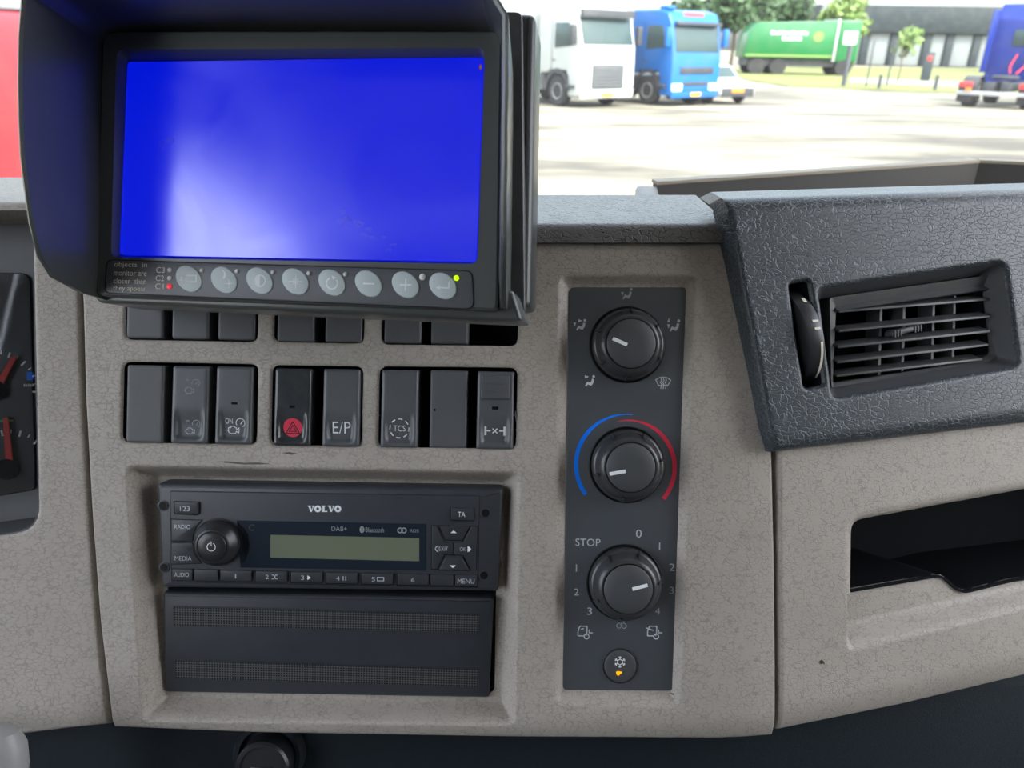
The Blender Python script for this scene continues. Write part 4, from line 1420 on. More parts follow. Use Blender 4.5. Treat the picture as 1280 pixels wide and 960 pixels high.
# ------------------------------------------------------------------ blank panel with two mesh strips under the radio
T = Thing('mesh_strip_panel', 'black blank panel with two fine mesh strips under the radio', 'blanking panel', RD, RD.px(410, 868, -3))
T.part('panel', MB().slab(RD.poly(round_poly([(203, 741), (617, 748), (612, 873), (205, 866)], [4, 4, 6, 6], 4), -2.5), -0.022, -0.0025, 0.0020), 'radio_black')
for quad in ([(217, 758), (598.5, 768), (598.5, 791), (217, 782)], [(218.5, 825), (598.5, 836), (597.5, 859), (218.5, 848)]):
    q = RD.poly(quad, -2.3)
    st = T.part('mesh_strip', MB().fill(q, -0.00235), 'hole_black', fix=False, smooth=0)
    P = [Vector((x, y)) for x, y in q]
    mb = MB()
    nv_, nh_ = 118, 8
    for i in range(nv_ + 1):
        a, b = P[0].lerp(P[1], i / nv_), P[3].lerp(P[2], i / nv_)
        mb.box(a.x - 0.00022, a.x + 0.00022, b.y, a.y, -0.00245, -0.0021 + 0.00005 * math.sin(i * 2.1))
    for i in range(nh_ + 1):
        a, b = P[0].lerp(P[3], i / nh_), P[1].lerp(P[2], i / nh_)
        mb.loft([[(p.x, p.y - 0.00022, -0.00245), (p.x, p.y + 0.00022, -0.00245), (p.x, p.y + 0.00022, -0.0021), (p.x, p.y - 0.00022, -0.0021)] for p in (a, b)])
    T.part('wire_mesh', mb, 'mesh_grey', st, kind='stuff', fix=False, smooth=0)
    mb = MB(); mb.stroke(q, 0.0006, -0.00205, True)
    T.part('strip_edge', mb, 'radio_key', st, fix=False, smooth=0)

# ------------------------------------------------------------------ heater control panel
PW = -4.0
T = Thing('heater_control_panel', 'tall black heater control plate with three round dials and symbols', 'control panel', C, C.px(775, 862, PW))
PLATE = round_poly([(711, 359), (859.5, 359), (842, 864), (703.5, 863)], [9, 9, 7, 7], 5)
T.part('plate', MB().slab(C.poly(PLATE, PW), -0.008, PW * 0.001, 0.0007), 'plate_black')
zp = PW + 0.08
def cp(name, mb, mat):
    return T.part(name, mb, mat, fix=False, smooth=0)
# air direction pictograms
def person(x, y, s, arrows, mat):
    st = [{'p': [(0.55, 0.45), (0.42, -0.1), (0.18, -0.42), (-0.30, -0.22), (-0.62, -0.72)], 'w': [0.34, 0.40, 0.42, 0.34, 0.24]}]
    cp('air_symbol', put_ink(MB(), C, x, y, s, zp, st, [circle(0.62, 0.82, 0.22, 12)] + arrows), mat)
dn = lambda x, y: [(x - 0.22, y + 0.3), (x + 0.22, y + 0.3), (x, y - 0.35)]
up = lambda x, y: [(x - 0.22, y - 0.3), (x + 0.22, y - 0.3), (x, y + 0.35)]
rt = lambda x, y: [(x - 0.3, y + 0.24), (x - 0.3, y - 0.24), (x + 0.35, y)]
person(784, 368, 8, [dn(-0.75, 0.05)], 'print_dim')
person(726, 407, 8, [dn(-0.95, 0.15), rt(-0.1, 0.75)], 'print_grey')
person(843, 408, 8.5, [dn(-0.85, 0.0), up(-0.85, 0.9)], 'print_grey')
person(737, 477, 8, [rt(-0.45, 0.75)], 'print_white')
wv = lambda x: [(x, 0.55), (x + 0.12, 0.3), (x - 0.08, 0.0), (x + 0.12, -0.3), (x, -0.95)]
cp('demist_symbol', put_ink(MB(), C, 829, 478, 8.5, zp, [{'p': [(-1.1, 0.35), (-0.55, 0.7), (0, 0.8), (0.55, 0.7), (1.1, 0.35), (0.65, -0.5), (0, -0.35), (-0.65, -0.5)], 'c': True}, wv(-0.35), wv(0.0), wv(0.35)], lw=0.13), 'print_grey')
# temperature arcs
kk = C.k(783, 581, zp)
def taper(cx, cy, a0, a1, r0, r1, w0, w1, n=40):
    c = C.px(cx, cy, zp)
    pts = arc(0, 0, r0 * kk, a0, a1, n, r1 * kk)
    return MB().stroke([(c.x + x, c.y + y) for x, y in pts], [(w0 + (w1 - w0) * min(1, i / n * 2.2)) * kk for i in range(n + 1)], c.z)
cp('cold_arc', taper(783, 581, 84, 217, 63, 63, 0.6, 5.2), 'print_blue')
cp('warm_arc', taper(783, 582, 103, -41, 56, 62, 0.6, 5.2), 'print_red')
for txt, x, y, wd, ht, mt in (('STOP', 735, 678, 31, 9, 'print_grey'), ('0', 798.5, 667, 7, 10, 'print_grey'), ('1', 824.5, 683, 2.6, 9.5, 'print_grey'), ('2', 840, 709, 6.5, 9, 'print_grey'),
                          ('3', 839.5, 738, 5.5, 9, 'print_dim'), ('4', 822, 764, 6, 8.5, 'print_dim'), ('1', 720.5, 710, 2.4, 9, 'print_grey'), ('2', 720.5, 740, 6, 8.5, 'print_grey'), ('3', 737, 764, 6, 9, 'print_grey')):
    cp('lettering', put_text(MB(), C, txt, x, y, wd, ht, zp), mt)
cp('fan_symbol', put_ink(MB(), C, 777, 780.5, 6, zp, [arc(0.6 * math.cos(R(a)), 0.6 * math.sin(R(a)), 0.5, a - 130, a + 130, 10) for a in (90, 210, 330)] + [circle(0, 0, 0.2, 8)], lw=0.14), 'print_dim')
CABI = [{'p': [(-1.0, -0.55), (-1.0, 0.1), (-0.75, 0.8), (0.25, 0.8), (0.25, -0.1), (0.1, -0.55)]}, {'p': [(-1.0, -0.55), (-0.1, -0.55)]}, {'p': circle(0.2, -0.62, 0.34, 12), 'c': True}, [(0.5, 0.1), (0.55, 0.25), (0.55, -0.1), (1.05, -0.1)]]
cp('recirculation_symbol', put_ink(MB(), C, 731.5, 790, 9, zp, CABI + [[(-0.6, 0.35), (-0.2, 0.5)]], lw=0.14), 'print_grey')
cp('fresh_air_symbol', put_ink(MB(), C, 818.5, 790, 9, zp, CABI + [[(-1.2, 0.55), (-0.2, 0.2)]], lw=0.14), 'print_grey')
# dials
def dial(bx, by, ax, ay, tx, ty, notches, lab):
    c = C.px(bx, by, PW)
    z = PW * 0.001
    rim = T.part('dial_well', MB().lathe([(0.0212, z - 0.001), (0.0212, z + 0.0004), (0.0206, z + 0.0007), (0.0200, z + 0.0001)], (c.x, c.y, 0), 64), 'hole_black')
    sk = T.part('dial', MB().lathe([(0.0197, z - 0.001), (0.0197, z + 0.0050), (0.0190, z + 0.0064), (0.0182, z + 0.0068), (0.0162, z + 0.0120), (0.0150, z + 0.0134), (0.0138, z + 0.0138), (0.0134, z + 0.0138)], (c.x, c.y, 0), 72), 'knob_rubber', smooth=40, label=lab)
    rim.parent = sk
    T.part('dial_gap', MB().lathe([(0.0136, z + 0.0136), (0.0136, z + 0.0140), (0.0130, z + 0.0140), (0.0130, z + 0.0136)], (c.x, c.y, 0), 64), 'hole_black', sk)
    T.part('dial_cap', MB().lathe([(0.0130, z + 0.0130), (0.0130, z + 0.0146), (0.0124, z + 0.0151), (0.0060, z + 0.0153), (0.001, z + 0.0153)], (c.x, c.y, 0), 64), 'knob_cap', sk, smooth=40)
    w = PW + 15.45
    a, b = C.px(ax, ay, w), C.px(tx, ty, w)
    T.part('pointer', MB().stroke([a, b], 0.0019, w * 0.001), 'print_white', sk, fix=False, smooth=0)
    for an in notches:
        ca, sa = math.cos(R(an)), math.sin(R(an))
        v = []
        for r_, zz in ((0.0170, 0.0118), (0.0196, 0.0068)):
            for t_ in (-0.0007, 0.0007):
                v.append((c.x + r_ * ca - t_ * sa, c.y + r_ * sa + t_ * ca, z + zz - 0.0022))
                v.append((c.x + (r_ + 0.0004) * ca - t_ * sa * 0.6, c.y + (r_ + 0.0004) * sa + t_ * ca * 0.6, z + zz + 0.0006))
        T.part('notch', MB().add(v, [(0, 1, 3, 2), (4, 6, 7, 5), (1, 5, 7, 3), (0, 4, 5, 1), (2, 3, 7, 6), (0, 2, 6, 4)]), 'knob_rubber', sk)
dial(784, 431, 766, 423, 784, 431, (158, 88, 35, -25, -95, 215), 'air direction dial pointing up left')
dial(783.5, 581, 762, 592.5, 782, 589, (120, 65, 12, 195, 260), 'temperature dial pointing left')
dial(780.5, 728, 790.5, 736.5, 809.5, 731.5, (125, 68, 8, 205, 260), 'fan dial pointing right')
c = C.px(775, 832, PW)
z = PW * 0.001
T.part('button_ring', MB().lathe([(0.0098, z - 0.0005), (0.0098, z + 0.0004), (0.0094, z + 0.0010), (0.0088, z + 0.0002)], (c.x, c.y, 0), 48), 'knob_rubber')
bt = T.part('button', MB().lathe([(0.0088, z - 0.001), (0.0088, z + 0.0010), (0.0080, z + 0.0016), (0.0050, z + 0.0010), (0.001, z + 0.0008)], (c.x, c.y, 0), 48), 'knob_cap', smooth=50, label='round air conditioning button')
w = PW + 1.75
sn = []
for i in range(6):
    a = R(60 * i + 30)
    b0, b1 = R(60 * i + 0), R(60 * i + 60)
    sn.append([(0.55 * math.cos(a), 0.55 * math.sin(a)), (1.1 * math.cos(a), 1.1 * math.sin(a))])
    sn.append([(0.55 * math.cos(a), 0.55 * math.sin(a)), (0.55 * math.cos(a + R(60)), 0.55 * math.sin(a + R(60)))])
    sn.append([(1.0 * math.cos(a + 0.28), 1.0 * math.sin(a + 0.28)), (0.8 * math.cos(a), 0.8 * math.sin(a)), (1.0 * math.cos(a - 0.28), 1.0 * math.sin(a - 0.28))])
T.part('snowflake', put_ink(MB(), C, 775, 827.5, 6.5, w, sn, lw=0.17), 'print_white', bt, fix=False, smooth=0)
T.part('amber_lamp', put_ink(MB(), C, 774, 842, 4, w, [], [[(-1.0, 0.5), (-0.5, 0.75), (0.9, 0.6), (0.8, 0), (0.3, -0.1), (0, -0.6), (-0.7, -0.5), (-0.9, 0)]]), 'led_amber', bt, fix=False, smooth=0)

# ------------------------------------------------------------------ monitor with sun hood
T = Thing('reversing_monitor', 'black camera monitor with a sun hood and a plain blue screen', 'monitor', MO, MO.px(378, 395, -20))
SCR = [(159.5, 77.5), (604.5, 71.5), (595.5, 327.5), (149.5, 318.5)]
T.part('screen', MB().slab(MO.poly(round_poly(SCR, 5, 3), 0), -0.002, 0.0), 'screen_blue', label='plain blue lit screen')
HO = round_poly([(127, 38), (628, 38), (622, 388), (118, 370)], [20, 14, 10, 16], 6)
OPn = round_poly([(146, 62), (606, 60), (597, 330), (139, 322)], [12, 12, 12, 12], 6)
OPi = round_poly([(157, 74), (606, 70), (597, 329), (148, 320)], [8, 8, 8, 8], 6)
mb = MB()
rev = lambda p: p[::-1] if area2(p) < 0 else p
ho, oo, oi = rev(MO.poly(HO, 4)), rev(MO.poly(OPn, 4)), rev(MO.poly(OPi, 0.3))
hb = rev(MO.poly(HO, 4))
mb.loft([[(x, y, -0.030) for x, y in ho], [(x, y, 0.003) for x, y in ho], [(x, y, 0.004) for x, y in inset(ho, 0.001)], [(x, y, 0.0042) for x, y in oo], [(x, y, 0.0003) for x, y in oi], [(x, y, -0.004) for x, y in oi]], True, False)
T.part('housing', mb, 'monitor_black', smooth=30)
# chin under the housing
ch = rev(MO.poly(round_poly([(104, 350), (640, 362), (652, 400), (112, 377)], [8, 4, 8, 10], 4), 0))
T.part('chin', MB().slab(ch, -0.034, -0.004, 0.0018), 'monitor_black')
# sun hood: one bent wall round left, top and right; deep at the top, dying away at the foot
pa = [(126, 374), (127, 300), (129, 220), (131, 140), (133, 80)]
path = [(127, 374), (128, 350), (129, 320), (130, 290), (131, 260), (131, 230), (131, 200), (131, 160), (131, 120), (132, 80), (134, 58), (142, 46), (158, 40), (200, 38), (300, 36), (400, 36), (500, 36), (580, 37), (612, 40), (622, 48), (625, 62),
        (625, 100), (625, 140), (624, 180), (624, 220), (623, 260), (623, 300), (622, 330), (622, 350), (622, 370), (622, 384)]
hgt = {374: 4, 350: 20, 320: 36, 290: 45}
ringsH = []
FRONT = {(132, 80): (33, -8, 52), (131, 120): (29, 45, 52), (131, 160): (28, 100, 52), (131, 200): (29, 152, 51), (131, 230): (31, 194, 50), (131, 260): (36, 236, 49), (130, 290): (42, 278, 47),
         (129, 320): (52, 320, 42), (128, 350): (68, 346, 30), (127, 374): (104, 366, 10),
         (625, 62): (628, 20, 50), (625, 100): (628, 60, 50), (625, 140): (628, 108, 48), (624, 180): (627, 155, 46), (624, 220): (627, 202, 44), (623, 260): (626, 248, 42), (623, 300): (626, 294, 38),
         (622, 330): (626, 330, 32), (622, 350): (626, 352, 22), (622, 370): (626, 372, 10), (622, 384): (626, 385, 4)}
pts = [MO.px(x, y, 0) for x, y in path]
nP = len(pts)
for i, p in enumerate(pts):
    t = (pts[min(i + 1, nP - 1)] - pts[max(i - 1, 0)]).normalized()
    nn = Vector((-t.y, t.x, 0))            # outward (path runs clockwise)
    y = path[i][1]
    if i < 12:
        d = float(np.interp(y, [62, 374], [52, 52]))
    elif i < 18:
        d = 52.0
    else:
        d = float(np.interp(y, [48, 384], [50, 50]))
    d *= 0.001
    th = 0.0022
    fl = 0.03 if i < 13 else 0.0                            # slight outward flare
    o0, o1 = p + nn * th, p + nn * (th + d * fl)
    i1 = p + nn * (d * fl)
    if path[i] in FRONT:
        xf, yf, d = FRONT[path[i]]
        i1 = MO.px(xf, yf, d)
        d *= 0.001
        o1 = Vector((i1.x + nn.x * th, i1.y + nn.y * th, 0))
    ringsH.append([(p.x, p.y, -0.002), (i1.x, i1.y, d), (i1.x + nn.x * th * 0.5, i1.y + nn.y * th * 0.5, d + 0.0008), (o1.x, o1.y, d), (o0.x, o0.y, -0.028)])
mb = MB().loft(ringsH, True, True)
T.part('sun_hood', mb, 'monitor_black', smooth=45)
# rear shell and its clamp band
rs = rev(MO.poly(round_poly([(150, 16), (653, 16), (657, 392), (130, 376)], [16, 10, 10, 16], 5), -30))
T.part('clamp_band', MB().slab(rs, -0.034, -0.0285, 0.001), 'monitor_shell')
rs2 = rev(MO.poly(round_poly([(150, 6), (671, 20), (664, 386), (130, 380)], [16, 12, 10, 16], 5), -40))
T.part('rear_shell', MB().slab(rs2, -0.062, -0.036, 0.004), 'monitor_shell')
b0, b1 = MO.px(360, 290, -60), MO.px(360, 330, -60)
T.part('bracket', MB().box(b0.x - 0.03, b0.x + 0.03, b1.y - 0.0, b0.y, -0.080, -0.060), 'liner_black', bevel=0.003)
# control strip
ST = round_poly([(134, 325), (590, 339), (592, 386), (131, 366)], [9, 10, 12, 9], 5)
T.part('control_strip', MB().slab(MO.poly(ST, 4.6), 0.002, 0.0046, 0.0003), 'monitor_strip')
mb = MB(); mb.stroke(MO.poly(ST, 4.3), 0.0007, 0.0044, True)
T.part('strip_groove', mb, 'hole_black', fix=False, smooth=0)
zs = 4.72
for i, ln in enumerate(('objects  in', 'monitor are', 'closer  than', 'they appear')):
    T.part('lettering', put_text(MB(), MO, ln, 163.3 - i * 0.5, 331.5 + i * 9.9, 41, 7.2 if i in (0, 3) else 6.2, zs), 'print_bone', fix=False, smooth=0)
for i, ln in enumerate(('C3', 'C2', 'C1')):
    T.part('lettering', put_text(MB(), MO, ln, 200.5 - i * 0.6, 337.5 + i * 10.2, 10.5, 6.5, zs), 'print_bone', fix=False, smooth=0)
    c = MO.px(212.3 - i * 0.3, 337.5 + i * 10.3, zs)
    T.part('channel_lamp', MB().lathe([(0.0010 + 0.0001 * (i == 2), zs * 0.001 - 0.0005), (0.0010 + 0.0001 * (i == 2), zs * 0.001 + 0.0003), (0.0006, zs * 0.001 + 0.0006)], (c.x, c.y, 0), 14), 'led_red' if i == 2 else 'led_off')
ST4 = lambda r0, r1, n, ph=0: [((r0 if j % 2 == 0 else r1) * math.cos(R(ph + 180 / n * j)), (r0 if j % 2 == 0 else r1) * math.sin(R(ph + 180 / n * j))) for j in range(2 * n)]
moon = arc(-0.42, 0.42, 0.42, 100, -60, 10) + arc(-0.55, 0.48, 0.36, -50, 90, 10)
icons = [
    dict(strokes=[{'p': [(-0.45, -0.25), (-0.45, 0.28), (0.62, 0.28), (0.62, -0.25)], 'c': True}, {'p': [(-0.45, -0.12), (-0.72, -0.12), (-0.72, 0.10), (-0.45, 0.10)]}]),
    dict(fills=[moon, ST4(0.42, 0.08, 4)], ),
    dict(strokes=[{'p': circle(0, 0, 0.48, 20), 'c': True}], fills=[arc(0, 0, 0.48, 90, 270, 12)]),
    dict(fills=[ST4(0.72, 0.12, 4), ST4(0.42, 0.12, 4, 45)]),
    dict(strokes=[arc(0, -0.05, 0.48, 115, 400, 18)], fills=[[(-0.05, 0.60), (0.05, 0.24), (0.38, 0.42)]]),
    dict(strokes=[[(-0.5, 0), (0.5, 0)]]),
    dict(strokes=[[(-0.5, 0), (0.5, 0)], [(0, -0.5), (0, 0.5)]]),
    dict(strokes=[[(0.5, 0.35), (0.5, -0.15), (-0.35, -0.15)]], fills=[[(-0.6, -0.15), (-0.25, 0.05), (-0.25, -0.35)]]),
]
mats = ['print_white'] * 8
for i, (x, y) in enumerate(((236.3, 348.5), (280.3, 350), (324.7, 351), (369.6, 352), (415, 353.3), (460.8, 354.6), (507, 356), (553.7, 357.5))):
    k = MO.k(x, y, zs)
    c = MO.px(x, y, zs)
    s_ = 16.2 + 0.12 * i
    # an ellipse leaning over to the left
    el = []
    for j in range(32):
        a = 2 * math.pi * j / 32
        ex_, ey_ = 1.12 * math.cos(a), 0.86 * math.sin(a)
        ca, sa = math.cos(R(-38)), math.sin(R(-38))
        el.append((c.x + k * s_ * (ex_ * ca - ey_ * sa), c.y + k * s_ * (ex_ * sa + ey_ * ca)))
    b = T.part('oval_button', MB().slab(el, 0.0040, 0.0052, 0.0005), 'oval_key')
    ic = dict(icons[i])
    cx, cy = x + (2.0 if i == 1 else 0), y
    if i == 1:
        ic['fills'] = [moon, [(px_ + 0.28, py_ - 0.30) for px_, py_ in ST4(0.45, 0.08, 4)]]
    T.part('symbol', put_ink(MB(), MO, cx, cy, s_ * 0.86, 5.3, ic.get('strokes', ()), ic.get('fills', ()), lw=0.12), 'print_white', b, fix=False, smooth=0)
for x, y, r_, mt in ((252.3, 338, 2.4, 'led_off'), (296.3, 339.2, 2.5, 'led_off'), (341, 340.3, 2.5, 'led_off'), (386, 341.6, 2.6, 'led_off'), (431.8, 343, 2.7, 'led_off'), (528.3, 346.3, 4.0, 'led_off'), (570.6, 347.6, 3.4, 'led_green')):
    c = MO.px(x, y, zs); k = MO.k(x, y, zs)
    z = zs * 0.001
    T.part('lamp', MB().lathe([(r_ * k, z - 0.0004), (r_ * k, z + 0.0003), (r_ * k * 0.6, z + 0.0007), (r_ * k * 0.1, z + 0.0008)], (c.x, c.y, 0), 18), mt)
# wipe marks on the screen sheet
T.part('smudge', put_ink(MB(), MO, 213, 175, 5, 0.1, [], [circle(0, 0, 1.0, 16), circle(-2.0, -1.1, 0.7, 12, 1.0)]), 'smudge_film', fix=False, smooth=0)
fl = []
for i_ in range(26):
    t_ = random.random()
    fl.append(circle(-3.0 + 7.5 * t_ + random.gauss(0, 0.4), 2.6 - 4.4 * t_ + random.gauss(0, 0.5), 0.15 + 0.5 * random.random(), 9, 0.12 + 0.3 * random.random()))
T.part('smudge', put_ink(MB(), MO, 450, 292, 9, 0.1, [], fl), 'smudge_film', fix=False, smooth=0)
T.part('smudge', put_ink(MB(), MO, 600.5, 84, 1.6, 0.6, [], [circle(0, 0, 1.0, 10, 2.2)]), 'lamp_orange', fix=False, smooth=0)

# ------------------------------------------------------------------ the yard outside
def ground(px, py, z=0.0):
    d = ray(px, py)
    return CAM + d * ((z - H) / d.z)
mb = MB()
mb.add([(-300, -80, 0), (300, -80, 0), (300, 420, 0), (-300, 420, 0)], [(0, 1, 2, 3)])
o = link('ground', mb.mesh('ground', smooth=0), 'yard')
o['kind'] = 'structure'
o['label'] = 'pale sunlit concrete lorry yard with grey stains'

def profile(mb, pts, x0, x1):
    """side outline (y, z) swept across the width"""
    return mb.loft([[(x0, y, z) for y, z in pts], [(x1, y, z) for y, z in pts]])
def wheel(T, x, y, r=0.5, wd=0.3, face=1, mat_rim='steel', parent=None):
    w = T.part('wheel', MB().lathe([(r * 0.55, -wd / 2), (r * 0.9, -wd / 2), (r, -wd / 2 + 0.06), (r, wd / 2 - 0.06), (r * 0.9, wd / 2), (r * 0.55, wd / 2)], (x, y, r), 28, 'x'), 'rubber')
    T.part('rim', MB().lathe([(r * 0.55, -wd / 2 + 0.02), (r * 0.5, -wd / 2 - 0.01), (r * 0.30, -wd / 2 + 0.06), (r * 0.16, -wd / 2 + 0.04), (r * 0.16, wd / 2 - 0.04), (r * 0.30, wd / 2 - 0.06), (r * 0.5, wd / 2 + 0.01), (r * 0.55, wd / 2 - 0.02)], (x, y, r), 20, 'x'), mat_rim, w)
    return w
def front_plate(T, name, mat, x0, x1, z0, z1, ya, yb, th=0.03, parent=None, label=None, bev=0.01):
    """plate on the sloping front: ya at z0, yb at z1"""
    mb = MB().add([(x, y + dy, z) for dy in (-th, 0.02) for x, y, z in ((x0, ya, z0), (x1, ya, z0), (x1, yb, z1), (x0, yb, z1))],
                  [(0, 1, 2, 3), (7, 6, 5, 4), (0, 4, 5, 1), (1, 5, 6, 2), (2, 6, 7, 3), (3, 7, 4, 0)])
    return T.part(name, mb, mat, parent, label, bevel=bev)

def truck(label, loc, rz, pm, roofz, style):
    """tractor unit seen from the front, nose towards local -y"""
    T = Thing('lorry', label, 'truck').place(loc, rz)
    W2 = 1.24
    if style == 'white':
        pts = [(0.10, 0.35), (-0.02, 0.55), (-0.02, 1.20), (0.02, 1.90), (0.30, 2.85), (0.55, 3.10), (0.95, roofz), (2.25, roofz), (2.25, 1.05), (1.75, 1.05), (1.62, 1.15), (0.72, 1.15), (0.60, 0.95), (0.58, 0.35)]
    else:
        pts = [(0.10, 0.35), (0.0, 0.55), (0.0, 1.20), (0.04, 1.75), (0.24, 2.70), (0.42, 3.02), (0.75, roofz), (2.15, roofz), (2.15, 1.05), (1.75, 1.05), (1.62, 1.15), (0.72, 1.15), (0.60, 0.95), (0.58, 0.35)]
    T.part('cab', profile(MB(), pts, -W2, W2), pm, bevel=0.07, seg=3)
    for sx in (-1, 1):
        x = sx * (W2 - 0.18)
        wheel(T, x, 1.17, 0.50, 0.32)
        wheel(T, x, 4.5, 0.50, 0.5)
        # wheel arch lip, step, side window, door line, mirror
        T.part('wheel_arch', MB().add([(sx * (W2 + dx), 1.17 + r_ * math.cos(R(a)), 0.52 + r_ * math.sin(R(a))) for a in range(0, 181, 15) for r_ in (0.56, 0.70) for dx in (0.01,)],
               [(2 * i, 2 * i + 1, 2 * i + 3, 2 * i + 2) for i in range(12)]), 'truck_dark', fix=False)
        T.part('side_window', MB().slab([(0.42, 1.95), (1.35, 1.95), (1.35, 2.62), (0.62, 2.62)], 0, 0.02) if False else
               MB().add([(sx * (W2 + dx), y, z) for dx in (-0.02, 0.012) for y, z in ((0.42, 1.92), (1.35, 1.85), (1.35, 2.62), (0.60, 2.62))], [(0, 1, 2, 3), (7, 6, 5, 4), (0, 4, 5, 1), (1, 5, 6, 2), (2, 6, 7, 3), (3, 7, 4, 0)]), 'cab_glass', bevel=0.008)
        T.part('door_seam', MB().box(sx * W2 - 0.008, sx * W2 + 0.012, 1.48, 1.50, 1.15, 2.7), 'truck_dark')
        T.part('door_handle', MB().box(sx * W2 - 0.01, sx * W2 + 0.03, 1.30, 1.44, 1.45, 1.50), 'truck_dark', bevel=0.008)
        T.part('step', MB().box(sx * W2 - 0.12, sx * W2 + 0.01, 0.20, 0.58, 0.62, 0.72), 'truck_dark', bevel=0.02)
        mr = T.part('mirror', MB().box(sx * (W2 + 0.22) - 0.11, sx * (W2 + 0.22) + 0.11, 0.05, 0.20, 1.95, 2.55), 'truck_dark' if style == 'white' else pm, bevel=0.04)
        T.part('mirror_arm', MB().tube([(sx * W2, 0.35, 2.5), (sx * (W2 + 0.2), 0.15, 2.5)], 0.03).tube([(sx * W2, 0.35, 2.0), (sx * (W2 + 0.2), 0.15, 2.0)], 0.03), 'truck_dark', mr)
    if style == 'white':
        front_plate(T, 'windscreen', 'cab_glass', -1.10, 1.10, 1.98, 2.78, 0.04, 0.28)
        front_plate(T, 'sun_visor', 'truck_dark', -1.15, 1.15, 2.80, 3.02, 0.16, 0.20, 0.10)
        front_plate(T, 'badge_panel', 'steel', -0.72, 0.72, 1.35, 1.62, -0.02, 0.0, 0.03)
        g = front_plate(T, 'grille', 'truck_dark', -0.70, 0.70, 0.62, 1.32, -0.02, -0.02, 0.03)
        for i in range(6):
            front_plate(T, 'grille_bar', 'paint_grey', -0.66, 0.66, 0.70 + i * 0.105, 0.725 + i * 0.105, -0.05, -0.05, 0.03, g, bev=0.004)
        T.part('lettering', MB().add([(-0.3 + x / text_geo('DAF')[2] * 0.6, -0.052, 1.42 + y / text_geo('DAF')[3] * 0.13) for x, y in text_geo('DAF')[0]], text_geo('DAF')[1]), 'truck_dark', fix=False, smooth=0)
        for sx in (-1, 1):
            front_plate(T, 'headlamp', 'lamp_white', sx * 0.98 - 0.17, sx * 0.98 + 0.17, 0.72, 1.0, 0.0, 0.02, 0.03)
        front_plate(T, 'bumper', pm, -1.2, 1.2, 0.30, 0.58, 0.02, 0.0, 0.07, bev=0.03)
        front_plate(T, 'number_plate', 'plate_yellow', -0.26, 0.26, 0.36, 0.47, -0.06, -0.06, 0.02, bev=0.004)
        T.part('roof_fairing', profile(MB(), [(0.35, 2.95), (0.90, roofz - 0.02), (1.5, roofz + 0.12), (2.2, roofz + 0.12), (2.2, roofz - 0.05)], -1.05, 1.05), pm, bevel=0.08, seg=3)
        T.part('body_box', MB().box(-1.27, 1.27, 2.75, 6.0, 1.10, 3.85), pm, bevel=0.04)
    else:
        front_plate(T, 'windscreen', 'cab_glass', -1.10, 1.10, 1.78, 2.62, 0.06, 0.23)
        front_plate(T, 'sun_visor', 'truck_dark', -1.12, 1.12, 2.64, 2.74, 0.16, 0.18, 0.12)
        g = front_plate(T, 'grille', 'truck_dark', -0.85, 0.85, 1.08, 1.30, 0.0, 0.0, 0.03)
        front_plate(T, 'lower_grille', 'truck_dark', -0.6, 0.6, 0.70, 0.82, 0.0, 0.0, 0.03)
        front_plate(T, 'roof_sign', 'lamp_red', -0.5, 0.5, 2.92, 3.04, 0.38, 0.46, 0.03)
        for sx in (-1, 1):
            front_plate(T, 'headlamp', 'lamp_white', sx * 0.95 - 0.24, sx * 0.95 + 0.24, 0.52, 0.76, 0.0, 0.0, 0.04)
        front_plate(T, 'bumper', pm, -1.22, 1.22, 0.28, 0.50, 0.04, 0.0, 0.06, bev=0.03)
        front_plate(T, 'number_plate', 'plate_yellow', -0.26, 0.26, 0.34, 0.46, -0.06, -0.06, 0.02, bev=0.004)
        T.part('roof_lamp', MB().box(-1.1, -0.7, 0.6, 1.0, roofz, roofz + 0.12), pm, bevel=0.03)
    T.part('chassis', MB().box(-0.45, 0.45, 0.8, 5.6, 0.55, 0.95), 'truck_dark')
    T.part('fuel_tank', MB().box(-1.2, -0.65, 2.5, 3.6, 0.45, 1.0).box(0.65, 1.2, 2.5, 3.6, 0.45, 1.0), 'steel', bevel=0.08)
    return T
HEAD = R(36)
def front_at(px, py, dx, dy, rz):
    """place so that the local point (dx, dy) on the ground comes to a pixel"""
    g = ground(px, py)
    c, s_ = math.cos(rz), math.sin(rz)
    return Vector((g.x - (dx * c - dy * s_), g.y - (dx * s_ + dy * c), 0))
truck('white lorry cab with a dark grille parked beside the bright blue lorry', front_at(722, 136, -1.24, 0.0, HEAD), HEAD, 'paint_white', 3.55, 'white')
truck('bright blue lorry cab with a red sign on its roof front', front_at(836, 134, -1.24, 0.0, HEAD), HEAD, 'paint_blue', 3.12, 'blue')

